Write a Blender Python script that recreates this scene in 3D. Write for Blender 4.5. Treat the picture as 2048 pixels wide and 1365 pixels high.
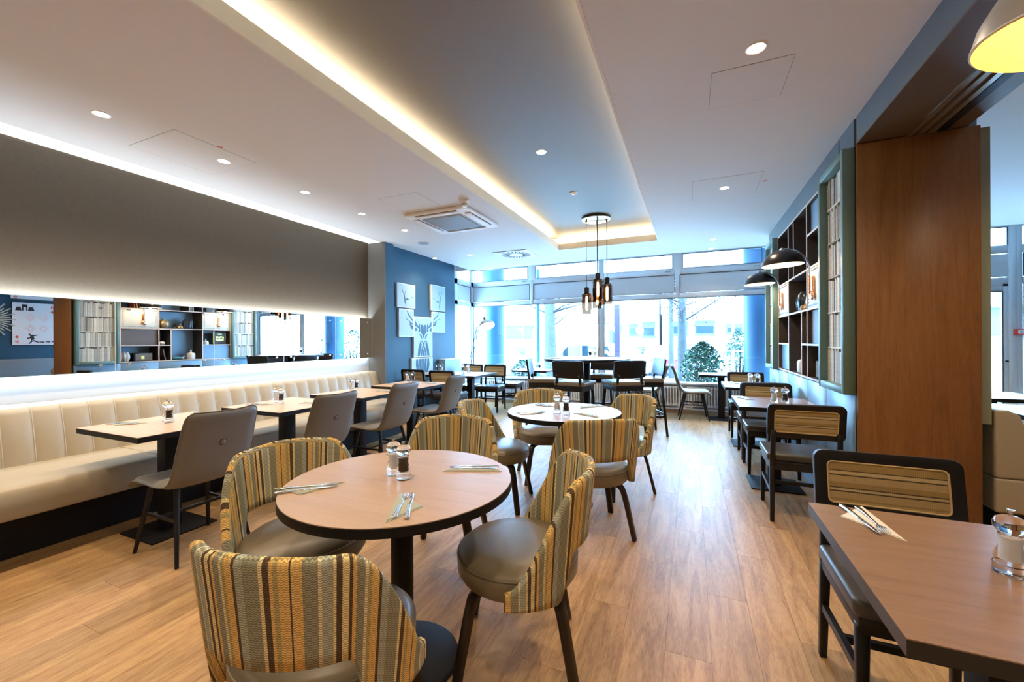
import bpy, bmesh, math, random
from mathutils import Vector, Matrix
random.seed(7)
R = math.radians
PI = math.pi
scene = bpy.context.scene
for o in list(bpy.data.objects):
    bpy.data.objects.remove(o)
col = scene.collection

# ------------------------------------------------------------------ camera
H = 1.32
YAW = math.atan(359 / 820.0)
ROLL = 0.0054
cam_d = bpy.data.cameras.new('camera')
cam_d.sensor_width = 36.0
cam_d.sensor_fit = 'HORIZONTAL'
cam_d.lens = 36.0 * 820.0 / 2048.0
cam_d.clip_start = 0.02
cam_d.clip_end = 300
cam = bpy.data.objects.new('camera', cam_d)
col.objects.link(cam)
_r = Vector((math.cos(YAW), math.sin(YAW), 0))
_f = Vector((-math.sin(YAW), math.cos(YAW), 0))
_u = Vector((0, 0, 1))
_cx = _r * math.cos(ROLL) - _u * math.sin(ROLL)
_cy = _r * math.sin(ROLL) + _u * math.cos(ROLL)
cam.matrix_world = Matrix((
    (_cx.x, _cy.x, -_f.x, 0), (_cx.y, _cy.y, -_f.y, 0), (_cx.z, _cy.z, -_f.z, H), (0, 0, 0, 1)))
scene.camera = cam

# ------------------------------------------------------------------ sky, exposure
SKY = 35.0
DOWN = 54.0           # downlight watts
COVE = 26.0
world = bpy.data.worlds.new('overcast_sky')
scene.world = world
world.use_nodes = True
_bg = world.node_tree.nodes['Background']
_bg.inputs[0].default_value = (0.28, 0.60, 1.0, 1)
_bg.inputs[1].default_value = SKY
vs = scene.view_settings
vs.view_transform = 'Standard'
vs.look = 'None'
vs.exposure = 0.6
vs.gamma = 1.0
vs.use_curve_mapping = False
scene.display_settings.display_device = 'sRGB'
WARM = (1.0, 0.76, 0.50)
WARMER = (1.0, 0.62, 0.30)

# ------------------------------------------------------------------ helpers
class MB:
    def __init__(s):
        s.v = []; s.f = []; s.uv = {}
    def add(s, vs_, fs, M=None):
        b = len(s.v)
        for p in vs_:
            p = Vector(p)
            s.v.append(tuple(M @ p) if M is not None else tuple(p))
        for f in fs:
            s.f.append(tuple(b + i for i in f))
        return s
    def box(s, x0, x1, y0, y1, z0, z1, M=None):
        v = [(x0,y0,z0),(x1,y0,z0),(x1,y1,z0),(x0,y1,z0),(x0,y0,z1),(x1,y0,z1),(x1,y1,z1),(x0,y1,z1)]
        return s.add(v, [(0,3,2,1),(4,5,6,7),(0,1,5,4),(1,2,6,5),(2,3,7,6),(3,0,4,7)], M)
    def bar(s, p0, p1, w, d=None, w1=None, d1=None, up=(0,0,1)):
        """rectangular bar from p0 to p1, section w x d, optional taper"""
        d = d or w; w1 = w1 or w; d1 = d1 or d
        p0 = Vector(p0); p1 = Vector(p1)
        t = (p1 - p0).normalized()
        u = Vector(up)
        if abs(t.dot(u)) > 0.97: u = Vector((0,1,0)) if abs(t.y) < 0.9 else Vector((1,0,0))
        a = t.cross(u).normalized(); b = a.cross(t).normalized()
        v = []
        for p, ww, dd in ((p0, w, d), (p1, w1, d1)):
            for i, j in ((-1,-1),(1,-1),(1,1),(-1,1)):
                v.append(p + a*(i*ww/2) + b*(j*dd/2))
        return s.add(v, [(0,3,2,1),(4,5,6,7),(0,1,5,4),(1,2,6,5),(2,3,7,6),(3,0,4,7)])
    def cyl(s, p0, p1, r0, r1=None, n=16, caps=True):
        r1 = r0 if r1 is None else r1
        return s.tube([p0, p1], [r0, r1], n, caps)
    def tube(s, path, r, n=10, caps=True, closed=False):
        P = [Vector(p) for p in path]
        m = len(P)
        rr = r if isinstance(r, (list, tuple)) else [r]*m
        b = len(s.v)
        prev = None
        for i in range(m):
            if closed:
                t = (P[(i+1) % m] - P[i-1]).normalized()
            else:
                t = (P[min(i+1, m-1)] - P[max(i-1, 0)]).normalized()
            if prev is None:
                u = Vector((0,0,1)) if abs(t.z) < 0.9 else Vector((1,0,0))
                a = t.cross(u).normalized()
            else:
                a = (prev - t*prev.dot(t)).normalized()
            prev = a
            c = t.cross(a)
            for k in range(n):
                an = 2*PI*k/n
                s.v.append(tuple(P[i] + a*(rr[i]*math.cos(an)) + c*(rr[i]*math.sin(an))))
        segs = m if closed else m-1
        for i in range(segs):
            i2 = (i+1) % m
            for k in range(n):
                k2 = (k+1) % n
                s.f.append((b+i*n+k, b+i*n+k2, b+i2*n+k2, b+i2*n+k))
        if caps and not closed:
            s.f.append(tuple(b+k for k in reversed(range(n))))
            s.f.append(tuple(b+(m-1)*n+k for k in range(n)))
        return s
    def lathe(s, prof, n=24, c=(0,0,0), sx=1.0, sy=1.0, a0=0.0, closed=False):
        b = len(s.v); m = len(prof)
        rows = []
        for r, z in prof:
            if r < 1e-6:
                rows.append([len(s.v)]); s.v.append((c[0], c[1], c[2]+z))
            else:
                row = []
                for k in range(n):
                    an = a0 + 2*PI*k/n
                    row.append(len(s.v)); s.v.append((c[0]+sx*r*math.cos(an), c[1]+sy*r*math.sin(an), c[2]+z))
                rows.append(row)
        it = range(m) if closed else range(m-1)
        for i in it:
            A = rows[i]; B = rows[(i+1) % m]
            for k in range(n):
                k2 = (k+1) % n
                if len(A) == 1 and len(B) == 1: continue
                if len(A) == 1: s.f.append((A[0], B[k2], B[k]))
                elif len(B) == 1: s.f.append((A[k], A[k2], B[0]))
                else: s.f.append((A[k], A[k2], B[k2], B[k]))
        return s
    def prism(s, poly, d0, d1, ax='z', M=None):
        """extrude a 2D polygon: ax z -> (x,y), ax x -> (y,z), ax y -> (x,z)"""
        n = len(poly)
        def P(p, d):
            return {'z': (p[0], p[1], d), 'x': (d, p[0], p[1]), 'y': (p[0], d, p[1])}[ax]
        v = [P(p, d0) for p in poly] + [P(p, d1) for p in poly]
        f = [tuple(reversed(range(n))), tuple(range(n, 2*n))]
        for i in range(n):
            j = (i+1) % n
            f.append((i, j, n+j, n+i))
        return s.add(v, f, M)
    def grid(s, rows, closed_u=False, closed_v=False):
        b = len(s.v); m = len(rows); n = len(rows[0])
        for r_ in rows:
            for p in r_: s.v.append(tuple(p))
        for i in range(m if closed_u else m-1):
            i2 = (i+1) % m
            for k in range(n if closed_v else n-1):
                k2 = (k+1) % n
                s.f.append((b+i*n+k, b+i*n+k2, b+i2*n+k2, b+i2*n+k))
        return s
    def mesh(s, name, smooth=False, bevel=0.0, seg=2, angle=35):
        me = bpy.data.meshes.new(name)
        me.from_pydata(s.v, [], s.f)
        bm = bmesh.new(); bm.from_mesh(me)
        bmesh.ops.recalc_face_normals(bm, faces=bm.faces)
        if bevel > 0:
            es = [e for e in bm.edges if len(e.link_faces) == 2 and e.calc_face_angle(0) > R(angle)]
            bmesh.ops.bevel(bm, geom=es, offset=bevel, segments=seg, affect='EDGES', profile=0.6, clamp_overlap=True)
        bm.to_mesh(me); bm.free()
        if smooth or bevel > 0:
            for p in me.polygons: p.use_smooth = True
            try: me.set_sharp_from_angle(angle=R(40 if not bevel else 50))
            except Exception: pass
        return me
    def build(s, name, mat, parent=None, smooth=False, bevel=0.0, seg=2, loc=(0,0,0), rot=(0,0,0)):
        me = s.mesh(name, smooth, bevel, seg)
        if mat is not None: me.materials.append(mat)
        o = bpy.data.objects.new(name, me)
        col.objects.link(o)
        o.location = loc; o.rotation_euler = rot
        if parent is not None: o.parent = parent
        return o

def tag(o, label, cat, group=None):
    o['label'] = label; o['category'] = cat
    if group: o['group'] = group
    return o
def struct(o):
    o['kind'] = 'structure'; return o
def thing(name, label=None, cat=None, loc=(0,0,0), rz=0.0, group=None):
    o = bpy.data.objects.new(name, None)
    o.empty_display_size = 0.1
    col.objects.link(o)
    o.location = loc; o.rotation_euler = (0, 0, rz)
    if label: tag(o, label, cat, group)
    return o
def kids(o):
    return [c for c in bpy.data.objects if c.parent == o]
def copy_tree(o, loc=None, rz=None, label=None, group=None, parent=None, _k=None):
    if _k is None:
        _k = {}
        for c in bpy.data.objects:
            if c.parent: _k.setdefault(c.parent.name, []).append(c)
    c = o.copy(); col.objects.link(c)
    c.parent = parent
    if loc is not None: c.location = loc
    if rz is not None: c.rotation_euler = (0, 0, rz)
    if label: c['label'] = label
    if group: c['group'] = group
    for ch in _k.get(o.name, []):
        copy_tree(ch, parent=c, _k=_k)
    return c
def put(proto, used, loc, rz, label, group=None):
    """first call moves the prototype itself, later calls copy it"""
    if not used:
        used.append(1)
        proto.location = loc; proto.rotation_euler = (0,0,rz); proto['label'] = label
        if group: proto['group'] = group
        return proto
    return copy_tree(proto, loc, rz, label, group)
def light(name, kind, loc, energy, color, parent=None, rot=(0,0,0), **kw):
    d = bpy.data.lights.new(name, kind)
    d.energy = energy; d.color = color
    for k, v in kw.items(): setattr(d, k, v)
    o = bpy.data.objects.new(name, d); col.objects.link(o)
    o.location = loc; o.rotation_euler = rot
    if parent: o.parent = parent
    return o
def text_obj(name, body, size, mat, parent=None, extrude=0.0006, loc=(0,0,0), rot=(0,0,0), align='CENTER', bold=0.0):
    cu = bpy.data.curves.new(name, 'FONT')
    cu.body = body; cu.size = size; cu.extrude = extrude; cu.align_x = align; cu.align_y = 'CENTER'; cu.offset = bold
    tmp = bpy.data.objects.new('tmp_text', cu); col.objects.link(tmp)
    dg = bpy.context.evaluated_depsgraph_get()
    me = bpy.data.meshes.new_from_object(tmp.evaluated_get(dg))
    bpy.data.objects.remove(tmp); bpy.data.curves.remove(cu)
    me.materials.clear(); me.materials.append(mat)
    o = bpy.data.objects.new(name, me); col.objects.link(o)
    o.location = loc; o.rotation_euler = rot
    if parent: o.parent = parent
    return o
def smooth_path(pts, n=6):
    P = [Vector(p) for p in pts]; out = []
    m = len(P)
    for i in range(m-1):
        p0 = P[max(i-1,0)]; p1 = P[i]; p2 = P[i+1]; p3 = P[min(i+2,m-1)]
        for k in range(n):
            t = k/n
            out.append(0.5*((2*p1)+(-p0+p2)*t+(2*p0-5*p1+4*p2-p3)*t*t+(-p0+3*p1-3*p2+p3)*t**3))
    out.append(P[-1])
    return out
def rrect(x0, x1, y0, y1, r, n=5):
    out = []
    for cx, cy, a in ((x1-r, y1-r, 0), (x0+r, y1-r, 90), (x0+r, y0+r, 180), (x1-r, y0+r, 270)):
        for k in range(n+1):
            an = R(a + 90*k/n)
            out.append((cx+r*math.cos(an), cy+r*math.sin(an)))
    return out

# ------------------------------------------------------------------ materials
def new_mat(name):
    m = bpy.data.materials.new(name); m.use_nodes = True
    nt = m.node_tree
    return m, nt, nt.nodes['Principled BSDF']
def plain(name, c, rough=0.5, metal=0.0, spec=0.5, noise=0.0, nscale=60, bump=0.0, bscale=200, coat=0.0, trans=0.0, ior=1.45, var=0.0):
    m, nt, b = new_mat(name)
    b.inputs['Base Color'].default_value = (*c, 1)
    b.inputs['Roughness'].default_value = rough
    b.inputs['Metallic'].default_value = metal
    b.inputs['Specular IOR Level'].default_value = spec
    b.inputs['Coat Weight'].default_value = coat
    b.inputs['Transmission Weight'].default_value = trans
    b.inputs['IOR'].default_value = ior
    tc = nt.nodes.new('ShaderNodeTexCoord')
    if noise > 0 or var > 0:
        hs = nt.nodes.new('ShaderNodeHueSaturation')
        hs.inputs['Color'].default_value = (*c, 1)
        if noise > 0:
            n = nt.nodes.new('ShaderNodeTexNoise'); n.inputs['Scale'].default_value = nscale
            n.inputs['Detail'].default_value = 4
            nt.links.new(tc.outputs['Object'], n.inputs['Vector'])
            mr = nt.nodes.new('ShaderNodeMapRange')
            mr.inputs[3].default_value = 1-noise; mr.inputs[4].default_value = 1+noise
            nt.links.new(n.outputs['Fac'], mr.inputs[0]); src = mr.outputs[0]
        if var > 0:
            oi = nt.nodes.new('ShaderNodeObjectInfo')
            mr2 = nt.nodes.new('ShaderNodeMapRange')
            mr2.inputs[3].default_value = 1-var; mr2.inputs[4].default_value = 1+var
            nt.links.new(oi.outputs['Random'], mr2.inputs[0])
            if noise > 0:
                mu = nt.nodes.new('ShaderNodeMath'); mu.operation = 'MULTIPLY'
                nt.links.new(src, mu.inputs[0]); nt.links.new(mr2.outputs[0], mu.inputs[1]); src = mu.outputs[0]
            else: src = mr2.outputs[0]
        nt.links.new(src, hs.inputs['Value'])
        nt.links.new(hs.outputs[0], b.inputs['Base Color'])
    if bump > 0:
        n2 = nt.nodes.new('ShaderNodeTexNoise'); n2.inputs['Scale'].default_value = bscale
        nt.links.new(tc.outputs['Object'], n2.inputs['Vector'])
        bp = nt.nodes.new('ShaderNodeBump'); bp.inputs['Strength'].default_value = bump
        bp.inputs['Distance'].default_value = 0.002
        nt.links.new(n2.outputs['Fac'], bp.inputs['Height']); nt.links.new(bp.outputs[0], b.inputs['Normal'])
    return m
def emit(name, c, s):
    m = bpy.data.materials.new(name); m.use_nodes = True
    nt = m.node_tree; nt.nodes.clear()
    e = nt.nodes.new('ShaderNodeEmission'); e.inputs[0].default_value = (*c, 1); e.inputs[1].default_value = s
    o = nt.nodes.new('ShaderNodeOutputMaterial'); nt.links.new(e.outputs[0], o.inputs[0])
    return m
def wood(name, stops, axis=1, scale=(9, 0.9, 9), rough=0.45, spec=0.4, plank=False, coat=0.0, bump=0.15, dist=1.2, contrast=(0.25, 0.8), var=0.12):
    """streaky grain running along one object axis; plank=True shifts the pattern per object"""
    m, nt, b = new_mat(name)
    L = nt.links.new
    tc = nt.nodes.new('ShaderNodeTexCoord')
    oi = nt.nodes.new('ShaderNodeObjectInfo')
    vec = tc.outputs['Object']
    if plank:
        mul = nt.nodes.new('ShaderNodeMath'); mul.operation = 'MULTIPLY'; mul.inputs[1].default_value = 173.0
        L(oi.outputs['Random'], mul.inputs[0])
        cb = nt.nodes.new('ShaderNodeCombineXYZ'); L(mul.outputs[0], cb.inputs[0]); L(mul.outputs[0], cb.inputs[1])
        ad = nt.nodes.new('ShaderNodeVectorMath'); ad.operation = 'ADD'
        L(vec, ad.inputs[0]); L(cb.outputs[0], ad.inputs[1]); vec = ad.outputs[0]
    mp = nt.nodes.new('ShaderNodeMapping'); mp.inputs['Scale'].default_value = scale
    L(vec, mp.inputs[0])
    n = nt.nodes.new('ShaderNodeTexNoise'); n.inputs['Scale'].default_value = 2.2; n.inputs['Detail'].default_value = 7
    n.inputs['Roughness'].default_value = 0.62; n.inputs['Distortion'].default_value = dist
    L(mp.outputs[0], n.inputs['Vector'])
    mp2 = nt.nodes.new('ShaderNodeMapping'); mp2.inputs['Scale'].default_value = tuple(k*9 for k in scale)
    L(vec, mp2.inputs[0])
    n2 = nt.nodes.new('ShaderNodeTexNoise'); n2.inputs['Scale'].default_value = 3.0; n2.inputs['Detail'].default_value = 3
    L(mp2.outputs[0], n2.inputs['Vector'])
    mx = nt.nodes.new('ShaderNodeMix'); mx.data_type = 'FLOAT'; mx.inputs[0].default_value = 0.35
    L(n.outputs['Fac'], mx.inputs[2]); L(n2.outputs['Fac'], mx.inputs[3])
    mr = nt.nodes.new('ShaderNodeMapRange'); mr.inputs[1].default_value = contrast[0]; mr.inputs[2].default_value = contrast[1]
    L(mx.outputs[0], mr.inputs[0])
    cr = nt.nodes.new('ShaderNodeValToRGB'); el = cr.color_ramp.elements
    el[0].position = 0; el[0].color = (*stops[0], 1); el[1].position = 1; el[1].color = (*stops[-1], 1)
    for i, c in enumerate(stops[1:-1]):
        e = el.new((i+1)/(len(stops)-1)); e.color = (*c, 1)
    L(mr.outputs[0], cr.inputs[0])
    src = cr.outputs[0]
    if var > 0:
        hs = nt.nodes.new('ShaderNodeHueSaturation')
        m2 = nt.nodes.new('ShaderNodeMapRange'); m2.inputs[3].default_value = 1-var; m2.inputs[4].default_value = 1+var
        L(oi.outputs['Random'], m2.inputs[0]); L(m2.outputs[0], hs.inputs['Value']); L(src, hs.inputs['Color']); src = hs.outputs[0]
    L(src, b.inputs['Base Color'])
    b.inputs['Roughness'].default_value = rough; b.inputs['Specular IOR Level'].default_value = spec
    b.inputs['Coat Weight'].default_value = coat; b.inputs['Coat Roughness'].default_value = 0.30
    bp = nt.nodes.new('ShaderNodeBump'); bp.inputs['Strength'].default_value = bump; bp.inputs['Distance'].default_value = 0.0015
    L(mx.outputs[0], bp.inputs['Height']); L(bp.outputs[0], b.inputs['Normal'])
    return m
def glass(name, c=(1,1,1), fac=0.06, tint=(1,1,1)):
    """thin pane: mostly see-through, a little mirror reflection"""
    m = bpy.data.materials.new(name); m.use_nodes = True
    nt = m.node_tree; nt.nodes.clear(); L = nt.links.new
    t = nt.nodes.new('ShaderNodeBsdfTransparent'); t.inputs[0].default_value = (*tint, 1)
    g = nt.nodes.new('ShaderNodeBsdfGlossy'); g.inputs['Roughness'].default_value = 0.0; g.inputs[0].default_value = (*c, 1)
    lw = nt.nodes.new('ShaderNodeLayerWeight'); lw.inputs[0].default_value = 0.5
    pw = nt.nodes.new('ShaderNodeMath'); pw.operation = 'POWER'; pw.inputs[1].default_value = 5.0; L(lw.outputs['Facing'], pw.inputs[0])
    ma = nt.nodes.new('ShaderNodeMath'); ma.operation = 'MULTIPLY_ADD'; ma.inputs[1].default_value = 0.6; ma.inputs[2].default_value = fac*0.5; L(pw.outputs[0], ma.inputs[0])
    mx = nt.nodes.new('ShaderNodeMixShader'); L(ma.outputs[0], mx.inputs[0]); L(t.outputs[0], mx.inputs[1]); L(g.outputs[0], mx.inputs[2])
    o = nt.nodes.new('ShaderNodeOutputMaterial'); L(mx.outputs[0], o.inputs[0])
    return m
def stripes(name, seq, period, axis='U', weave=700.0, rough=0.85, herring=True):
    """woven fabric with hard-edged stripes across the UV u axis; seq = [(width, colour)...]"""
    m, nt, b = new_mat(name); L = nt.links.new
    uv = nt.nodes.new('ShaderNodeTexCoord'); sp = nt.nodes.new('ShaderNodeSeparateXYZ'); L(uv.outputs['UV'], sp.inputs[0])
    U = sp.outputs[0] if axis == 'U' else sp.outputs[1]
    V = sp.outputs[1] if axis == 'U' else sp.outputs[0]
    dv = nt.nodes.new('ShaderNodeMath'); dv.operation = 'DIVIDE'; dv.inputs[1].default_value = period; L(U, dv.inputs[0])
    fr = nt.nodes.new('ShaderNodeMath'); fr.operation = 'FRACT'; L(dv.outputs[0], fr.inputs[0])
    cr = nt.nodes.new('ShaderNodeValToRGB'); cr.color_ramp.interpolation = 'CONSTANT'
    tot = sum(w for w, _ in seq); el = cr.color_ramp.elements; pos = 0
    for i, (w, c) in enumerate(seq):
        if i == 0: e = el[0]; e.position = 0
        elif i == 1: e = el[1]; e.position = pos
        else: e = el.new(pos)
        e.color = (*c, 1); pos += w/tot
    L(fr.outputs[0], cr.inputs[0])
    # chevron twill: |fract(u)-.5| zigzags against v
    zu = nt.nodes.new('ShaderNodeMath'); zu.operation = 'MULTIPLY'; zu.inputs[1].default_value = 95.0; L(U, zu.inputs[0])
    zf = nt.nodes.new('ShaderNodeMath'); zf.operation = 'PINGPONG'; zf.inputs[1].default_value = 0.5; L(zu.outputs[0], zf.inputs[0])
    zv = nt.nodes.new('ShaderNodeMath'); zv.operation = 'MULTIPLY'; zv.inputs[1].default_value = 165.0; L(V, zv.inputs[0])
    za = nt.nodes.new('ShaderNodeMath'); za.operation = 'ADD'; L(zf.outputs[0], za.inputs[0]); L(zv.outputs[0], za.inputs[1])
    zz = nt.nodes.new('ShaderNodeMath'); zz.operation = 'FRACT'; L(za.outputs[0], zz.inputs[0])
    mr = nt.nodes.new('ShaderNodeMapRange'); mr.inputs[1].default_value = 0.35; mr.inputs[2].default_value = 0.65
    mr.inputs[3].default_value = 0.50 if herring else 0.85; mr.inputs[4].default_value = 1.15
    L(zz.outputs[0], mr.inputs[0])
    hs = nt.nodes.new('ShaderNodeHueSaturation'); L(cr.outputs[0], hs.inputs['Color']); L(mr.outputs[0], hs.inputs['Value'])
    L(hs.outputs[0], b.inputs['Base Color']); b.inputs['Roughness'].default_value = rough
    b.inputs['Specular IOR Level'].default_value = 0.15
    bp = nt.nodes.new('ShaderNodeBump'); bp.inputs['Strength'].default_value = 0.35; bp.inputs['Distance'].default_value = 0.001
    L(zz.outputs[0], bp.inputs['Height']); L(bp.outputs[0], b.inputs['Normal'])
    return m

M = {}
M['plank'] = wood('vinyl_oak_floor', [(0.23,0.12,0.042),(0.38,0.215,0.086),(0.50,0.305,0.13),(0.56,0.36,0.17)], scale=(8,0.8,8), rough=0.46, spec=0.5, coat=0.10, plank=True, bump=0.12, contrast=(0.34,0.68), var=0.14)
M['ceiling'] = plain('white_plaster_ceiling', (0.72,0.69,0.66), 0.6, spec=0.3)
M['recess'] = plain('taupe_recess_paint', (0.20,0.175,0.145), 0.5, spec=0.35)
M['lip'] = plain('cream_recess_edge', (0.80,0.77,0.70), 0.7)
M['wall_paper'] = plain('taupe_textured_wallpaper', (0.10,0.08,0.058), 0.9, spec=0.08, noise=0.12, nscale=45, bump=0.25, bscale=120)
M['white_paint'] = plain('white_wall_paint', (0.82,0.82,0.82), 0.6)
M['blue_wall'] = plain('slate_blue_wall', (0.017,0.066,0.11), 0.6, noise=0.04, nscale=8)
M['blue_panel'] = plain('blue_grey_panel', (0.16,0.27,0.37), 0.38, spec=0.5, noise=0.06, nscale=30)
M['soffit'] = plain('grey_soffit_paint', (0.125,0.14,0.145), 0.6)
M['soffit_under'] = plain('brown_soffit_underside', (0.105,0.075,0.048), 0.55)
M['brown_panel'] = plain('taupe_pier_panel', (0.12,0.11,0.095), 0.6, noise=0.08, nscale=20)
M['facade'] = plain('light_grey_metal_frame', (0.62,0.66,0.70), 0.35, spec=0.5)
M['facade_panel'] = plain('satin_grey_panel', (0.55,0.59,0.63), 0.28, spec=0.6)
M['gasket'] = plain('dark_gasket', (0.03,0.035,0.045), 0.6)
M['glass'] = glass('window_glass')
M['radiator'] = plain('white_enamel', (0.86,0.87,0.88), 0.35)
M['sill'] = plain('pale_stone_sill', (0.75,0.77,0.78), 0.35)
M['light_oak'] = wood('light_oak_laminate', [(0.44,0.295,0.19),(0.55,0.385,0.26),(0.59,0.425,0.30)], scale=(0.7,7,7), rough=0.36, spec=0.4, bump=0.03, contrast=(0.2,0.85), var=0.03)
M['mid_oak'] = wood('brown_oak_laminate', [(0.17,0.10,0.06),(0.27,0.165,0.10),(0.33,0.21,0.14)], scale=(0.7,8,8), rough=0.33, spec=0.45, bump=0.04, contrast=(0.2,0.85), var=0.03)
M['walnut'] = wood('dark_oak_veneer', [(0.14,0.058,0.018),(0.27,0.122,0.040),(0.36,0.17,0.060)], scale=(10,10,0.7), rough=0.42, spec=0.4, bump=0.10, contrast=(0.2,0.85), var=0.05)
M['shelf_wood'] = wood('dark_shelf_wood', [(0.028,0.021,0.018),(0.050,0.038,0.031),(0.07,0.053,0.044)], scale=(8,0.8,8), rough=0.5, var=0.0)
M['shelf_edge'] = plain('pale_ash_edge', (0.62,0.50,0.40), 0.5)
M['shelf_brown'] = wood('brown_shelf_panel', [(0.10,0.065,0.05),(0.16,0.11,0.085)], scale=(8,0.8,8), rough=0.5, var=0.0)
M['black'] = plain('black_powder_coat', (0.009,0.009,0.010), 0.55, spec=0.25)
M['black_wood'] = plain('black_stained_wood', (0.010,0.0095,0.0105), 0.40, spec=0.4)
M['bent_wood'] = plain('dark_brown_bentwood', (0.022,0.014,0.010), 0.28, spec=0.5)
M['grey_leather'] = plain('grey_brown_leather', (0.165,0.155,0.14), 0.42, spec=0.45, noise=0.05, nscale=30, bump=0.12, bscale=350)
M['taupe_leather'] = plain('taupe_leather', (0.20,0.165,0.11), 0.36, spec=0.5, noise=0.05, nscale=30, bump=0.12, bscale=350)
M['black_leather'] = plain('dark_leather_seat', (0.060,0.055,0.048), 0.34, spec=0.5, bump=0.12, bscale=350)
M['beige_leather'] = plain('beige_leather', (0.40,0.345,0.25), 0.38, spec=0.45, noise=0.04, nscale=20, bump=0.1, bscale=350)
M['seam'] = plain('pale_leather_piping', (0.50,0.46,0.38), 0.5)
g1 = (0.84,0.56,0.20); g2 = (0.88,0.74,0.39); t1 = (0.34,0.335,0.235); t2 = (0.47,0.49,0.385); d1 = (0.13,0.09,0.06); o1 = (0.52,0.42,0.18); c1 = (0.82,0.72,0.45)
M['stripe'] = stripes('striped_herringbone_fabric', [(5,t1),(1.2,g2),(2,d1),(1,g1),(1.6,o1),(3.2,g1),(0.5,d1),(3.2,g1),(4.5,t1),(1,c1),(3.4,t2),(0.8,g2),(1.8,d1),(2.2,g2),(1,d1),(1.3,g1),(2.6,t1),(1,c1),(1.3,o1),(2.6,g1),(1,d1),(3,t2)], 0.30)
w1 = (0.44,0.33,0.165); w2 = (0.33,0.235,0.10); w3 = (0.09,0.07,0.05); w4 = (0.52,0.42,0.24)
M['woven'] = stripes('woven_horizontal_stripe_fabric', [(4,w1),(0.8,w3),(2,w4),(0.6,w3),(5,w2),(3,w1),(1,w2),(4,w1),(0.8,w3),(1.4,w4),(0.7,w3),(3,w2)], 0.17, axis='V', herring=False)
M['woven_piping'] = plain('straw_piping', (0.52,0.40,0.20), 0.8, bump=0.5, bscale=500)
M['mirror'] = plain('mirror_silver', (0.93,0.95,0.95), 0.0, metal=1.0)
M['mirror_edge'] = plain('mirror_glass_edge', (0.45,0.62,0.60), 0.1, spec=0.8)
M['chrome'] = plain('chrome', (0.75,0.76,0.78), 0.12, metal=1.0)
M['steel'] = plain('polished_cutlery_steel', (0.70,0.71,0.73), 0.16, metal=1.0)
M['copper'] = plain('copper_bracket', (0.80,0.36,0.18), 0.25, metal=1.0)
M['napkin'] = plain('sage_grey_paper_napkin', (0.44,0.47,0.39), 0.85, noise=0.03, nscale=60)
M['napkin_white'] = plain('off_white_paper_napkin', (0.72,0.70,0.62), 0.85)
M['acrylic'] = plain('clear_acrylic', (1,1,1), 0.02, trans=1.0, ior=1.42)
M['salt'] = plain('white_salt', (0.88,0.87,0.85), 0.8)
M['pepper'] = plain('peppercorns', (0.055,0.035,0.022), 0.7, noise=0.8, nscale=300)
M['green_frame'] = plain('sage_teal_painted_frame', (0.135,0.225,0.20), 0.45)
M['led_washed_wall'] = plain('led_washed_wall_band', (0.46,0.47,0.48), 0.6, noise=0.04, nscale=30)  # pale colour stands in for the mirror LEDs washing the wall
COVEC = (1.0, 0.86, 0.62)
M['green_plain'] = plain('muted_green_panel', (0.28,0.32,0.24), 0.5)
M['book'] = plain('aged_paper_spine', (0.56,0.54,0.46), 0.8, noise=0.35, nscale=55, var=0.38)
M['book_back'] = plain('grey_book_gap', (0.12,0.12,0.11), 0.8)
M['cream_panel'] = plain('cream_studded_panel', (0.62,0.62,0.54), 0.6, noise=0.05, nscale=15)
M['stud'] = plain('pewter_studs', (0.22,0.23,0.23), 0.4, metal=0.6)
M['black_metal'] = plain('satin_black_metal', (0.010,0.010,0.011), 0.30, spec=0.5)
M['shade_in'] = plain('white_shade_inside', (0.88,0.82,0.70), 0.6)
M['shade_yellow'] = plain('pale_gold_shade_inside', (0.85,0.62,0.20), 0.5)
M['white_plastic'] = plain('white_plastic', (0.88,0.88,0.88), 0.4)
M['grey_plastic'] = plain('grey_plastic', (0.34,0.36,0.38), 0.5)
M['canvas'] = plain('pale_blue_canvas', (0.34,0.47,0.53), 0.8, noise=0.02, nscale=100)
M['canvas_edge'] = plain('white_canvas_edge', (0.66,0.68,0.68), 0.7)
M['deer'] = plain('slate_print', (0.05,0.12,0.17), 0.8)
M['print_black'] = plain('black_print', (0.012,0.014,0.016), 0.7)
M['print_red'] = plain('red_print', (0.70,0.08,0.06), 0.7)
M['print_pink'] = plain('faded_red_print', (0.80,0.50,0.48), 0.7)
M['poster'] = plain('white_poster_card', (0.82,0.80,0.82), 0.7)
M['red'] = plain('signal_red', (0.72,0.05,0.035), 0.4)
M['gold_print'] = plain('gold_foil', (0.75,0.48,0.12), 0.35, metal=0.6)
M['dark_book'] = plain('dark_brown_book_cover', (0.035,0.028,0.024), 0.5)
M['ceramic'] = plain('white_ceramic', (0.70,0.68,0.63), 0.4)
M['bronze'] = plain('bronze_glaze', (0.33,0.24,0.13), 0.3, metal=0.5, noise=0.25, nscale=20)
M['dark_glaze'] = plain('dark_blue_black_glaze', (0.02,0.03,0.042), 0.25)
M['smoke_glass'] = glass('smoked_bronze_glass', (1,0.9,0.8), tint=(0.57,0.47,0.41))
M['bulb'] = emit('warm_filament_bulb', (1.0,0.72,0.36), 22.0)
M['downlight'] = emit('led_downlight_lens', (1.0,0.93,0.80), 45.0)
M['lamp_bulb'] = emit('lamp_bulb_glow', (1.0,0.85,0.58), 25.0)
M['cable'] = plain('black_textile_cable', (0.015,0.015,0.02), 0.7)
M['trunk'] = plain('grey_tree_bark', (0.040,0.040,0.040), 0.9, noise=0.5, nscale=12, bump=0.5, bscale=20)
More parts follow.
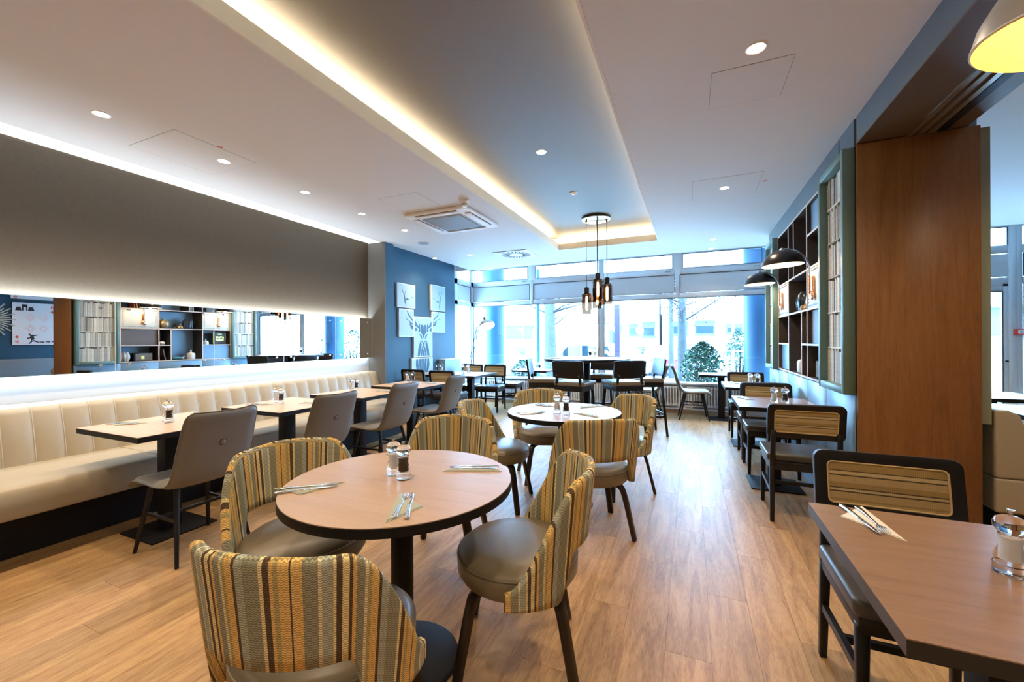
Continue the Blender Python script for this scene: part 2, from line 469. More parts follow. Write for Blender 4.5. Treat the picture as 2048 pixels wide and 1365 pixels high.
M['branch'] = plain('dark_twig', (0.012,0.012,0.013), 0.9)
M['leaf'] = plain('glossy_green_leaf', (0.012,0.062,0.030), 0.4, noise=0.5, nscale=3)
M['leaf_red'] = plain('russet_leaf', (0.055,0.026,0.027), 0.7)
M['hedge'] = plain('pale_green_hedge', (0.05,0.075,0.038), 0.8, noise=0.4, nscale=6)
M['asphalt'] = plain('grey_asphalt', (0.20,0.21,0.22), 0.9, noise=0.1, nscale=4)
M['paving'] = plain('pale_paving', (0.66,0.65,0.63), 0.9, noise=0.08, nscale=3)
M['render'] = plain('white_house_render', (0.50,0.50,0.49), 0.9)
M['render2'] = plain('cream_house_render', (0.46,0.44,0.41), 0.9)
M['house_glass'] = plain('dark_house_window', (0.015,0.026,0.03), 0.15, spec=0.7)
M['blind'] = plain('pale_roller_blind', (0.075,0.08,0.082), 0.7)
M['column'] = plain('sky_blue_column_paint', (0.014,0.062,0.125), 0.5)
M['purple'] = plain('violet_banner', (0.034,0.018,0.085), 0.6)
M['car_white'] = plain('white_car_paint', (0.80,0.81,0.82), 0.2, coat=0.5)
M['car_red'] = plain('red_car_paint', (0.30,0.03,0.035), 0.2, coat=0.5)
M['tyre'] = plain('black_rubber', (0.02,0.02,0.022), 0.8)
M['car_glass'] = plain('dark_car_glass', (0.008,0.02,0.026), 0.08, spec=0.8)
M['yellow'] = plain('yellow_lettering', (0.30,0.20,0.005), 0.5)
M['blue_line'] = plain('blue_lettering_line', (0.05,0.22,0.45), 0.5)
M['blue_fabric'] = plain('blue_woven_fabric', (0.04,0.17,0.36), 0.85, noise=0.3, nscale=150)
M['grey_fabric'] = plain('grey_upholstery', (0.19,0.22,0.25), 0.9)
M['track'] = plain('aluminium_track', (0.30,0.26,0.21), 0.35, metal=0.7)

# ================================================================== STRUCTURE
C = 2.79
floor = struct(MB().box(-5.2, 5.2, -3.0, 8.3, -0.10, -0.005).build('floor', plain('dark_floor_joint', (0.06,0.035,0.02), 0.8)))
PW, PL = 0.18, 1.22
pm = MB().box(-PW/2+0.0005, PW/2-0.0005, -PL/2+0.0006, PL/2-0.0006, -0.005, 0.0).mesh('plank'); pm.materials.append(M['plank'])
rest = MB()
row = 0
x = -5.15
while x < 5.15:
    y = -3.0 + ((row * 0.41) % 1.0) * PL - PL/2
    while y < 8.3:
        cxp, cyp = x + PW/2, y + PL/2
        inside = -4.1 < cxp < 1.7 and 0.1 < cyp < 8.1
        vx, vy = cxp*_f.x + cyp*_f.y, cxp*_r.x + cyp*_r.y
        if inside and vx > 0.5 and abs(vy) < 1.40*vx + 0.4:
            o = bpy.data.objects.new('plank', pm); col.objects.link(o); o.parent = floor; o.location = (cxp, cyp, 0)
        else:
            rest.box(x+0.0005, x+PW-0.0005, max(y,-3.0)+0.0006, min(y+PL,8.29)-0.0006, -0.005, 0.0)
        y += PL
    x += PW; row += 1
rest.build('plank_field', M['plank'], floor)['kind'] = 'stuff'

# ceiling with the long rectangular recess
ceil = MB()
RX0, RX1, RY0, RY1 = -1.97, -0.44, -1.5, 6.39
ceil.box(-4.19, RX0, -3.0, 7.42, C, C+0.09)
ceil.box(RX1, 5.2, -3.0, 7.42, C, C+0.09)
ceil.box(RX0, RX1, RY1, 7.42, C, C+0.09)
ceil.box(RX0, RX1, -3.0, RY0, C, C+0.09)
ceil = struct(ceil.build('ceiling', M['ceiling']))
rc = MB()
G = 0.17
rc.box(RX0-G, RX1+G, RY0-G, RY1+G, 3.02, 3.05)
rc.build('recess_top', M['recess'], ceil)
rw = MB()
rw.box(RX0-G-0.02, RX0-G, RY0-G, RY1+G, C+0.09, 3.03)
rw.box(RX1+G, RX1+G+0.02, RY0-G, RY1+G, C+0.09, 3.03)
rw.box(RX0-G, RX1+G, RY1+G, RY1+G+0.02, C+0.09, 3.03)
rw.box(RX0-G, RX1+G, RY0-G-0.02, RY0-G, C+0.09, 3.03)
rw.build('recess_side', M['lip'], ceil)
lipm = MB()
for (a, b, c_, d) in ((RX0-0.004, RX0+0.012, RY0, RY1), (RX1-0.012, RX1+0.004, RY0, RY1), (RX0, RX1, RY1-0.012, RY1+0.004)):
    lipm.box(a, b, c_, d, C-0.002, C+0.096)
lipm.build('recess_lip', M['lip'], ceil)
bk = MB().box(-5.3, 5.3, 7.42, 7.45, C+0.0, 3.06); bk.box(-4.66, 5.3, 7.45, 8.3, 3.0, 3.06)
bk.build('window_bulkhead', M['ceiling'], ceil)
struct(MB().box(-5.3, 5.3, -3.1, 8.3, 3.06, 3.2).build('trim_1', M['white_paint']))      # slab above

# cove lights of the recess, lying on the shelf behind the lip
LY = (RY0+RY1)/2; LL = RY1-RY0
light('cove_light', 'AREA', (RX0-0.10, LY, C+0.115), COVE*1.6, COVEC, rot=(0, PI+R(-12), 0), shape='RECTANGLE', size=0.05, size_y=LL)
light('cove_light', 'AREA', (RX1+0.10, LY, C+0.115), COVE*1.6, COVEC, rot=(0, PI+R(12), 0), shape='RECTANGLE', size=0.05, size_y=LL)
light('cove_light', 'AREA', ((RX0+RX1)/2, RY1+0.10, C+0.115), COVE*0.34, COVEC, rot=(PI+R(-12), 0, 0), shape='RECTANGLE', size=1.5, size_y=0.05)

# left wall with wallpaper, shadow gap at the ceiling
WX = -4.44
wl = struct(MB().box(WX-0.06, WX, -3.0, 4.79, 0, 2.80).build('wall_left', M['wall_paper']))
MB().box(WX-0.06, WX-0.03, -3.0, 4.79, 2.80, 3.06).build('cove_wall', M['white_paint'], wl)
light('wall_cove_light', 'AREA', (-4.15, 1.0, C+0.097), COVE*1.6, (0.93,0.96,1.0), rot=(0, PI-R(50), 0), shape='RECTANGLE', size=0.04, size_y=7.5)
wf = struct(MB().box(-4.62, -4.53, 4.90, 7.36, 0, 3.0).build('wall_left_far', M['blue_wall']))
pier = struct(MB().box(-4.53, -4.12, 4.79, 4.96, 0, C).build('trim_2', M['blue_wall']))
MB().box(-4.50, -4.122, 4.772, 4.79, 0, C).build('pier_cladding', M['brown_panel'], pier)
MB().box(-4.50, -4.20, 4.772, 4.79, C, 3.05).build('cove_end', M['white_paint'], pier)
MB().box(WX, WX+0.004, -3.0, 4.772, 0.80, 1.12).build('led_wash_band', M['led_washed_wall'], wl)  # strip of wall coloured lighter, as if lit by the mirror backlight
struct(MB().box(-5.3, 5.3, -3.1, -3.0, 0, 3.06).build('wall_back', plain('warm_back_wall', (0.42,0.36,0.29), 0.7)))
struct(MB().box(5.0, 5.1, -3.0, 8.3, 0, 3.06).build('wall_right_far', M['blue_wall']))
# baseboard of the art wall
struct(MB().box(-4.53, -4.515, 4.96, 7.36, 0, 0.08).build('baseboard_left', M['white_paint']))

# right wall: shelf wall core, lower panels, soffit, folded partition pier
wr = struct(MB().box(1.36, 1.60, 3.43, 6.70, 0, C).build('wall_right', M['blue_panel']))
ys = [3.43, 4.07, 4.665, 5.465, 6.05, 6.70]
for a, b in zip(ys[:-1], ys[1:]):
    MB().box(1.0, 1.36, a+0.003, b-0.003, 0.10, 0.942).build('wall_panel', M['blue_panel'], wr, bevel=0.002, seg=1)
MB().box(1.004, 1.36, 3.435, 6.70, 0.10, 0.93).build('panel_core', M['gasket'], wr)
MB().box(1.0, 1.36, 3.74, 6.70, 2.60, C).build('soffit_fascia', M['soffit'], wr)
MB().box(1.0, 1.36, 3.43, 3.72, 2.60, C).build('soffit_fascia', M['soffit'], wr)
struct(MB().box(0.992, 1.36, 3.43, 6.70, 0, 0.10).build('baseboard_right', M['blue_panel']))
lint = struct(MB().box(1.005, 1.54, -3.0, 3.40, 2.62, C).build('trim_3', M['soffit']))
MB().box(1.005, 1.54, -3.0, 3.40, 2.61, 2.62).build('lintel_underside', M['soffit_under'], lint)
for xx in (1.265, 1.315, 1.37):
    MB().box(xx-0.014, xx+0.014, -3.0, 3.38, 2.598, 2.611).build('partition_track', M['track'], lint)
MB().box(1.395, 1.44, -3.0, 3.38, 2.602, 2.611).build('partition_track', M['black'], lint)
# partition leaf standing at the end of the shelf wall
pt = thing('folded_partition', 'tall dark oak partition leaf closing the end of the shelf wall', 'partition', (1.30, 3.405, 0))
MB().box(-0.296, 0.297, -0.02, 0.02, 0.0, 2.605).build('veneer_panel', M['walnut'], pt, bevel=0.002, seg=1)
MB().box(-0.298, -0.290, 0.004, 0.022, 0.0, 2.60).build('edge_seal', M['black'], pt)
gp = tag(MB().box(1.60, 1.655, 3.42, 4.05, 0.80, 2.60).build('frame_side', M['green_plain'], None, bevel=0.003), 'muted green panel edge showing behind the oak partition', 'panel')

# ---- window facade at y = 8.2
FY = 8.2
def window(name, x0, x1, panes, panels, lows, xm, first=True):
    t = thing(name); t['kind'] = 'structure'; t.location = ((x0+x1)/2, FY, 0)
    ox = (x0+x1)/2
    f = MB()
    z0 = 0.55
    xs = sorted(set([x0, x1] + xm))
    # horizontals
    e0, e1 = x0+0.055-ox, x1-0.055-ox
    for za, zb in ((2.905,3.0),(2.535,2.65),(2.10,2.19),(z0-0.05,z0)): f.box(e0, e1, -0.029, 0.029, za, zb)
    def vert(x, w, za, zb): f.box(x-w/2-ox, x+w/2-ox, -0.03, 0.03, za, zb)
    for x in ((x0, x1) if first else (x1,)): vert(x, 0.11, z0-0.05, 3.0)
    for x in xm: vert(x, 0.19, 2.62, 2.99); vert(x, 0.09, 2.11, 2.62)
    f.build('frame', M['facade'], t, bevel=0.004, seg=1)
    for a, b in panes:
        g = MB(); g.box(a-ox, b-ox, -0.004, 0.004, 2.65, 2.905); g.build('pane', M['glass'], t)
        k = MB()
        for q in ((a-0.006,a+0.004,2.65,2.905),(b-0.004,b+0.006,2.65,2.905),(a,b,2.900,2.911),(a,b,2.644,2.652)):
            k.box(q[0]-ox, q[1]-ox, -0.034, -0.02, q[2], q[3])
        k.build('gasket', M['gasket'], t)
        h = MB().box(b-0.13-ox, b-0.03-ox, -0.05, -0.03, 2.585, 2.60); h.build('window_handle', M['grey_plastic'], t, bevel=0.003)
    for a, b in panels:
        MB().box(a-ox, b-ox, -0.022, 0.01, 2.20, 2.525).build('panel', M['facade_panel'], t)
        k = MB()
        for q in ((a-0.009,a,2.195,2.53),(b,b+0.009,2.195,2.53),(a,b,2.523,2.532),(a,b,2.194,2.20)):
            k.box(q[0]-ox, q[1]-ox, -0.033, -0.02, q[2], q[3])
        k.build('gasket', M['gasket'], t)
    for a, b in lows:
        MB().box(a-ox, b-ox, -0.004, 0.004, z0, 2.092).build('pane', M['glass'], t)
        k = MB()
        for q in ((a-0.006,a+0.004,z0,2.10),(b-0.004,b+0.006,z0,2.10),(a,b,2.09,2.10)):
            k.box(q[0]-ox, q[1]-ox, -0.034, -0.02, q[2], q[3])
        k.build('gasket', M['gasket'], t)
    return t
window('window_1', -4.60, -1.64, [(-4.49,-3.205),(-3.02,-1.74)], [(-4.53,-3.17),(-3.07,-1.70)], [(-4.525,-1.70)], [-3.115])
window('window_2', -1.64, 1.28, [(-1.54,-0.315),(-0.14,1.113)], [(-1.58,-0.285),(-0.185,1.20)], [(-1.575,1.22)], [-0.23], False)
window('window_3', 1.28, 3.10, [(1.38,2.10),(2.28,3.0)], [(1.34,2.14),(2.24,3.04)], [(1.34,3.04)], [2.19], False)
window('window_4', 4.22, 5.0, [(4.31,4.94)], [(4.29,4.94)], [(4.29,4.94)], [])
# glazed door of the next room
d = thing('door_1', loc=(3.66, FY, 0)); d['kind'] = 'structure'
f = MB()
f.box(-0.56, -0.47, -0.035, 0.035, 0, 3.0); f.box(0.47, 0.56, -0.035, 0.035, 0, 3.0)
f.box(-0.5, 0.5, -0.03, 0.03, 2.905, 3.0); f.box(-0.5, 0.5, -0.03, 0.03, 2.535, 2.65); f.box(-0.5, 0.5, -0.03, 0.03, 2.06, 2.19)
f.box(0.41, 0.48, -0.03, 0.03, 0, 2.1); f.box(-0.48, -0.36, -0.03, 0.03, 0, 2.1); f.box(-0.4, 0.42, -0.03, 0.03, 1.99, 2.07); f.box(-0.4, 0.42, -0.03, 0.03, 0, 0.16)
f.build('door_frame', M['facade'], d, bevel=0.004, seg=1)
MB().box(-0.36, 0.41, -0.004, 0.004, 0.16, 1.99).build('pane', M['glass'], d)
MB().box(-0.47, 0.465, -0.004, 0.004, 2.65, 2.905).build('pane', M['glass'], d)
k = MB(); k.box(0.405,0.415,-0.034,-0.02,0.16,1.99); k.box(-0.36,0.41,-0.034,-0.02,1.985,1.995); k.box(0.458,0.468,-0.034,-0.02,2.65,2.905); k.box(-0.46,0.46,-0.034,-0.02,2.9,2.91); k.box(0.515,0.525,-0.034,-0.02,2.195,2.53)
k.build('gasket', M['gasket'], d)
MB().box(-0.46, 0.515, -0.022, 0.01, 2.20, 2.525).build('panel', M['facade_panel'], d)
MB().cyl((0.445,-0.06,0.995),(0.445,-0.03,0.995),0.013,n=14).build('door_knob', M['black_metal'], d, smooth=True)
# side window in the left wall beside the corner
t = thing('window_5', loc=(-4.56, 7.77, 0)); t['kind'] = 'structure'
f = MB()
f.box(-0.03,0.03,-0.41,0.40,2.905,3.0); f.box(-0.03,0.03,-0.41,0.40,2.535,2.65); f.box(-0.03,0.03,-0.41,0.40,2.10,2.19); f.box(-0.03,0.03,-0.41,0.40,0,0.55)
for a,b in ((-0.41,-0.28),(0.29,0.40)): f.box(-0.03,0.03,a,b,0.5,3.0)
f.build('frame', M['facade'], t, bevel=0.004, seg=1)
MB().box(-0.004,0.004,-0.28,0.29,0.55,2.10).build('pane', M['glass'], t)
MB().box(-0.004,0.004,-0.28,0.29,2.65,2.905).build('pane', M['glass'], t)
MB().box(-0.01,0.022,-0.28,0.29,2.20,2.525).build('panel', M['facade_panel'], t)
k = MB()
for q in ((0.283,0.292,0.55,2.10),(-0.28,0.29,2.092,2.10),(0.283,0.292,2.65,2.905),(-0.28,0.29,2.898,2.908),(0.285,0.296,2.19,2.53),(-0.28,0.29,2.523,2.532)): k.box(0.02,0.034,*q)
k.build('gasket', M['gasket'], t)
struct(MB().box(-4.64,-4.55,8.15,8.25,0,3.0).build('trim_4', M['facade']))
# wall below the windows, sill, plinth
struct(MB().box(-4.62, 3.14, 8.10, 8.23, 0, 0.50).build('wall_front', M['white_paint']))
struct(MB().box(4.22, 5.0, 8.10, 8.23, 0, 0.50).build('wall_front_right', M['white_paint']))
sill = struct(MB().box(-4.53, 1.34, 7.98, 8.17, 0.515, 0.55).build('trim_5', M['sill'], bevel=0.006))
struct(MB().box(-4.53, 1.36, 7.96, 8.10, 0, 0.075).build('baseboard_front', plain('wooden_plinth', (0.36,0.25,0.16), 0.5)))
struct(MB().box(-4.53, 1.36, 7.955, 8.10, 0.075, 0.095).build('trim_6', M['sill']))
rn = 0
for a, b, lab in ((-4.22,-3.0,'white column radiator under the window nearest the art wall'),(-2.92,-1.62,'white column radiator behind the high round table'),(-1.52,-0.14,'white column radiator behind the right bar stools'),(-0.08,1.05,'white column radiator beside the window table on the right')):
    t = thing('radiator', lab, 'radiator', ((a+b)/2, 8.03, 0.13), group='radiators under the window')
    n = int((b-a)/0.046)
    m = MB()
    for i in range(n):
        xx = -(b-a)/2 + (i+0.5)*(b-a)/n
        for yy in (-0.04, 0.03):
            m.cyl((xx, yy, 0.02), (xx, yy, 0.33), 0.0135, n=8)
        m.box(xx-0.02, xx+0.02, -0.056, 0.046, 0.315, 0.355); m.box(xx-0.02, xx+0.02, -0.056, 0.046, 0.0, 0.035)
    o = m.build('radiator_columns', M['radiator'], t, smooth=True); o['kind'] = 'stuff'
    m = MB(); m.box(-(b-a)/2+0.05, -(b-a)/2+0.09, -0.03, 0.03, -0.13, 0.01); m.box((b-a)/2-0.09, (b-a)/2-0.05, -0.03, 0.03, -0.13, 0.01)
    m.build('radiator_feet', M['radiator'], t)

# ================================================================== CEILING FITTINGS
def spot(name, z, cfac=1.0):
    t = thing(name, 'x', 'downlight', (0,0,z))
    MB().lathe([(0.030,-0.001),(0.046,-0.004),(0.048,-0.001),(0.048,0.012),(0.030,0.012)], 24, closed=True).build('trim_ring', M['white_plastic'], t, smooth=True)
    MB().lathe([(0,-0.0035),(0.031,-0.0035),(0.031,0.006),(0,0.006)], 20).build('lens', M['downlight'], t, smooth=True)
    light('downlight_beam', 'SPOT', (0,0,-0.012), DOWN, WARM, t, spot_size=R(136), spot_blend=0.95, shadow_soft_size=0.03)
    return t
dl = spot('downlight', C); used = []
grp = 'recessed ceiling downlights'
names = ['first', 'second', 'third', 'fourth', 'fifth']
for i, y in enumerate((1.355, 2.11, 2.87, 3.625, 4.39)):
    put(dl, used, (-3.46, y, C), 0, 'recessed downlight over the banquette tables, %s from the camera' % names[i], grp)
put(dl, used, (-3.46, 6.13, C), 0, 'recessed downlight above the corner table near the art wall', grp)
put(dl, used, (-4.15, 6.09, C), 0, 'small downlight grazing the slate blue art wall', grp)
put(dl, used, (0.305, 2.39, C), 0, 'large starry downlight beside the near square ceiling hatch', grp)
put(dl, used, (0.30, 4.457, C), 0, 'downlight within the far square ceiling hatch outline on the right', grp)
put(dl, used, (0.30, 6.668, C), 0, 'recessed downlight on the right close to the window wall', grp)
put(dl, used, (0.29, 7.33, C), 0, 'last tiny downlight at the window edge of the ceiling', grp)
put(dl, used, (-1.23, 3.49, 3.02), 0, 'downlight in the dark recessed ceiling panel', grp)
for x, y, z, nm in ((-3.46, 0.60, C, 'left'), (-3.46, -0.90, C, 'rear left'), (0.305, 0.33, C, 'right'), (-1.23, 0.9, 3.02, 'middle'), (-1.23,-0.8,3.02,'rear middle'), (0.305,-1.2,C,'rear right')):
    put(dl, used, (x, y, z), 0, 'ceiling downlight behind the camera on the %s' % nm, grp)
for i, (x, y) in enumerate(((1.95, 2.35), (2.6, 4.6), (3.9, 6.4), (3.9, 3.6), (2.6,-0.5))):  # first lamp is unseen, put there to brighten the oak partition
    put(dl, used, (x, y, C), 0, 'downlight in the next room ceiling, %s' % ('unseen, placed to light the oak partition','above the white tables','close to the glazed door','before the poster wall','far behind')[i], grp)
# air conditioning cassette
t = thing('ceiling_cassette', 'white square air conditioning cassette set in the ceiling', 'air conditioner', (-2.63, 4.25, C))
W2 = 0.42
m = MB(); m.prism(rrect(-W2, W2, -W2, W2, 0.05), -0.035, 0.0); m.build('casing', M['white_plastic'], t, bevel=0.012, seg=3)
m = MB(); m.prism(rrect(-0.27, 0.27, -0.27, 0.27, 0.04), -0.042, -0.03); m.build('grille_panel', plain('light_grey_grille',(0.55,0.57,0.60),0.5), t, bevel=0.003)
m = MB()
for i in range(26):
    v = -0.25 + i*0.02
    m.box(-0.25, 0.25, v-0.006, v+0.006, -0.050, -0.042)
m.build('grille_slats', M['grey_plastic'], t)['kind'] = 'stuff'
for s, (a, b) in enumerate((((-0.27,0.27),(-0.375,-0.315)), ((-0.27,0.27),(0.315,0.375)))):
    MB().box(a[0],a[1],b[0],b[1],-0.05,-0.034).build('air_flap', M['white_plastic'], t, bevel=0.006)
    MB().box(a[0]-0.005,a[1]+0.005,b[0]-0.012,b[0],-0.0365,-0.033).build('air_slot', M['gasket'], t)
for b in ((-0.375,-0.315),(0.315,0.375)):
    MB().box(b[0],b[1],-0.27,0.27,-0.05,-0.034).build('air_flap', M['white_plastic'], t, bevel=0.006)
    MB().box(b[1],b[1]+0.012,-0.275,0.275,-0.0365,-0.033).build('air_slot', M['gasket'], t)
# smoke detector
t = thing('smoke_detector', 'small white dome smoke detector beside the air conditioner', 'smoke detector', (-2.16, 3.72, C))
MB().lathe([(0,0),(0.052,0),(0.052,-0.02),(0.045,-0.035),(0.034,-0.038)],20).build('base', M['white_plastic'], t, smooth=True)
MB().lathe([(0.034,-0.036),(0.032,-0.052),(0.026,-0.056)],20).build('sensor_ring', M['grey_plastic'], t, smooth=True)
MB().lathe([(0.030,-0.054),(0.024,-0.068),(0,-0.072)],20).build('cap', M['white_plastic'], t, smooth=True)
# loudspeaker
t = thing('ceiling_speaker', 'flat round grey speaker grille in the ceiling', 'speaker', (-3.66, 5.08, C))
MB().lathe([(0.086,0),(0.095,-0.001),(0.095,-0.006),(0.086,-0.006)],28).build('ring', M['white_plastic'], t, smooth=True)
MB().lathe([(0,-0.004),(0.088,-0.004),(0.088,0.003),(0,0.003)],28).build('grille', M['grey_plastic'], t, smooth=True)
# swirl diffuser
t = thing('air_diffuser', 'square white swirl air diffuser with radial slots in the ceiling', 'air vent', (-2.72, 6.41, C))
MB().box(-0.30,0.30,-0.30,0.30,-0.008,0).build('plate', M['white_plastic'], t, bevel=0.002)
MB().box(-0.30,0.30,-0.312,-0.30,-0.006,0).build('shadow_gap', M['gasket'], t)
m = MB()
for i in range(24):
    a = 2*PI*i/24
    ca, sa = math.cos(a), math.sin(a)
    m.bar((0.12*ca,0.12*sa,-0.009),(0.25*ca-0.03*sa,0.25*sa+0.03*ca,-0.009),0.020,0.003)
m.build('swirl_slots', M['gasket'], t)['kind'] = 'stuff'
# hatches: thin recessed outlines
def hatch(x0, x1, y0, y1, lab):
    t = thing('access_hatch', lab, 'hatch', ((x0+x1)/2, (y0+y1)/2, C), group='flush ceiling access hatches')
    a, b = (x1-x0)/2, (y1-y0)/2
    MB().box(-a,a,-b,b,-0.0015,0.0).build('panel', M['ceiling'], t)
    m = MB(); w = 0.0035
    m.box(-a-w,-a,-b-w,b+w,-0.0012,0); m.box(a,a+w,-b-w,b+w,-0.0012,0); m.box(-a,a,-b-w,-b,-0.0006,0); m.box(-a,a,b,b+w,-0.0006,0)
    m.build('joint', M['grey_plastic'], t)
hatch(-3.825,-3.255,1.655,2.235,'flush square hatch in the ceiling above the banquette')
hatch(0.11,0.495,2.518,2.896,'flush square ceiling hatch near the soffit, closest to the camera')
hatch(0.017,0.585,4.16,4.73,'flush square ceiling hatch framing a downlight on the right')
hatch(-2.945,-2.48,3.32,3.785,'faint flush hatch in front of the air conditioner')
for x, y, lab in ((-3.235,1.945,'tiny red ring marker on the ceiling above the banquette'),(0.63,4.417,'tiny red ring marker on the ceiling near the soffit')):
    t = thing('ceiling_marker', lab, 'marker', (x, y, C), group='red ceiling markers')
    MB().lathe([(0.010,-0.002),(0.017,-0.002),(0.017,0),(0.010,0)],16,closed=True).build('ring', M['red'], t)
    MB().lathe([(0,-0.001),(0.010,-0.001),(0.010,0),(0,0)],16).build('dot', M['white_plastic'], t)
t = thing('ceiling_sensor', 'small white sensor button in the recessed ceiling', 'sensor', (-1.232, 4.60, 3.02))
MB().lathe([(0,-0.022),(0.025,-0.02),(0.036,-0.008),(0.036,0),(0,0)],20).build('dome', M['white_plastic'], t, smooth=True)
MB().lathe([(0.036,-0.003),(0.046,-0.003),(0.046,0),(0.036,0)],20,closed=True).build('ring', M['grey_plastic'], t, smooth=True)

# ================================================================== MIRRORS AND BANQUETTE
MZ0, MZ1 = 1.085, 1.665
edges = [0.26, 1.025, 1.79, 2.555, 3.32, 4.08, 4.77]
labs = ['beside the camera, at the left end of the row', 'reflecting the playing card poster, left edge of the photo', 'reflecting the studded panel and shelf vases', 'reflecting the gold lettered book and bar stools', 'reflecting bright windows and a blue column', 'at the end of the row beside the pier']
for i in range(6):
    a, b = edges[i], edges[i+1]
    t = thing('wall_mirror', 'frameless wall mirror panel ' + labs[i], 'mirror', (WX+0.075, (a+b)/2, (MZ0+MZ1)/2), group='row of frameless mirror panels')
    hw, hh = (b-a)/2-0.0015, (MZ1-MZ0)/2
    MB().box(-0.006, 0.0, -hw, hw, -hh, hh).build('mirror_plate', M['mirror'], t)
    m = MB(); m.box(-0.0062,0.0004,-hw-0.001,-hw+0.002,-hh,hh); m.box(-0.0062,0.0004,hw-0.002,hw+0.001,-hh,hh); m.box(-0.0062,0.0004,-hw,hw,hh-0.002,hh+0.001); m.box(-0.0062,0.0004,-hw,hw,-hh-0.001,-hh+0.002)
    m.build('polished_edge', M['mirror_edge'], t)
    for sy in (-1, 1):
        for sz in (-1, 1):
            s_ = MB().lathe([(0,0.010),(0.008,0.009),(0.0115,0.004),(0.0115,-0.074),(0,-0.074)],16)
            s_.build('mounting_stud', M['chrome'], t, smooth=True, loc=(0, sy*(hw-0.09), sz*(hh-0.06)), rot=(0, PI/2, 0))
light('mirror_back_light', 'AREA', (WX+0.040, 2.52, MZ1-0.03), 36, (0.72,0.86,1.0), rot=(0, PI-R(32), 0), shape='RECTANGLE', size=0.05, size_y=4.4)
light('mirror_back_light', 'AREA', (WX+0.040, 2.52, MZ0+0.03), 16, (0.66,0.82,1.0), rot=(0, R(38), 0), shape='RECTANGLE', size=0.05, size_y=4.4)

bq = thing('banquette', 'long beige leather wall banquette with channelled back and black plinth', 'banquette', (-3.98, 1.9, 0))
Y0, Y1 = -1.29, 4.77
MB().box(-0.38, 0.14, Y0-1.9, Y1-1.9, 0, 0.285).build('plinth', M['black'], bq)
yy = Y0
while yy < Y1-0.1:
    y1 = min(yy+0.76*2, Y1)
    if yy < 1.0: y1 = min(yy+1.52, Y1)
    m = MB()
    prof = [(-0.30,0.285),(0.34,0.285),(0.355,0.31),(0.355,0.43),(0.335,0.468),(0.29,0.485),(-0.30,0.49)]
    m.prism([(p[0], p[1]) for p in prof], yy-1.9+0.002, y1-1.9-0.002, ax='y')
    m.build('seat_cushion', M['beige_leather'], bq, bevel=0.014, seg=3)
    yy = y1
ch = 0.152
n = int(round((Y1-Y0)/ch))
chm = MB()
rows = []
for j in range(9):
    u = -1 + 2*j/8
    bul = 0.014*(1-abs(u)**2.5)
    yv = u*(ch/2-0.001)
    rows.append([(-0.225+bul, yv, 0.47), (-0.245+bul, yv, 0.58), (-0.275+bul, yv, 0.72), (-0.305+bul, yv, 0.83), (-0.325+bul*0.8, yv, 0.868), (-0.355, yv, 0.886), (-0.39, yv, 0.888), (-0.448, yv, 0.888), (-0.448, yv, 0.47)])
chm.grid(rows)
chm.f.append(tuple(range(9))); chm.f.append(tuple(8*9+k for k in reversed(range(9))))
cme = chm.mesh('back_channel', smooth=True); cme.materials.append(M['beige_leather'])
sm = MB().tube([(-0.222,0,0.47),(-0.243,0,0.58),(-0.273,0,0.72),(-0.303,0,0.83),(-0.325,0,0.868),(-0.355,0,0.886),(-0.39,0,0.889)], 0.0035, 6).mesh('back_seam', smooth=True); sm.materials.append(M['seam'])
for i in range(n):
    o = bpy.data.objects.new('back_channel', cme); col.objects.link(o); o.parent = bq; o.location = (0, Y0+(i+0.5)*ch-1.9, 0)
    o = bpy.data.objects.new('back_seam', sm); col.objects.link(o); o.parent = bq; o.location = (0, Y0+(i+1)*ch-1.9-0.001, 0)

# ================================================================== TABLES
def square_table(name, label, w, d, loc, top, rz=0, group=None, h=0.75, edge=None):
    t = thing(name, label, 'table', loc, rz, group)
    m = MB(); m.box(-w/2, w/2, -d/2, d/2, h-0.0025, h); m.build('table_top', top, t)
    m = MB(); m.box(-w/2, w/2, -d/2, d/2, h-0.036, h-0.0026); m.build('edge_band', edge or M['black'], t)
    MB().box(-0.05, 0.05, -0.05, 0.05, 0.014, h-0.046).build('column', M['black'], t, bevel=0.004)
    MB().box(-0.2, 0.2, -0.2, 0.2, 0.0, 0.012).build('base_plate', M['black'], t, bevel=0.004)
    MB().box(-0.16, 0.16, -0.03, 0.03, h-0.046, h-0.036).build('top_bracket', M['black'], t)
    return t
def round_table(name, label, r, loc, top, h=0.75, col_r=0.045, base_r=0.23, group=None, th=0.034):
    t = thing(name, label, 'table', loc, 0, group)
    MB().lathe([(0,h),(r-0.002,h),(r-0.002,h-0.003),(0,h-0.003)], 64).build('table_top', top, t)
    MB().lathe([(0,h-0.0032),(r,h-0.0032),(r,h-th),(r-0.01,h-th-0.003),(0,h-th-0.003)], 64).build('edge_band', M['black'], t, smooth=True)
    MB().lathe([(0,0.02),(col_r,0.02),(col_r,h-th-0.01),(0.13,h-th-0.006),(0,h-th-0.004)], 28).build('column', M['black'], t, smooth=True)
    MB().lathe([(0,0),(base_r,0),(base_r,0.006),(base_r-0.012,0.013),(col_r+0.03,0.02),(0,0.024)], 48).build('base_plate', M['black'], t, smooth=True)
    return t
gb = 'banquette tables'
T1 = [(-3.42,1.70),(-3.42,2.63),(-3.42,3.54),(-3.42,4.47)]
tl = ['nearest the camera at the left', 'second along the banquette', 'third along the banquette', 'fourth along, beside the pier']
for (x, y), l in zip(T1, tl):
    square_table('square_table', 'pale oak topped square table on black pedestal, ' + l, 0.75, 0.70, (x, y, 0), M['light_oak'], 0, gb)
R1C = (-1.105, 1.375); R2C = (-0.955, 3.22)
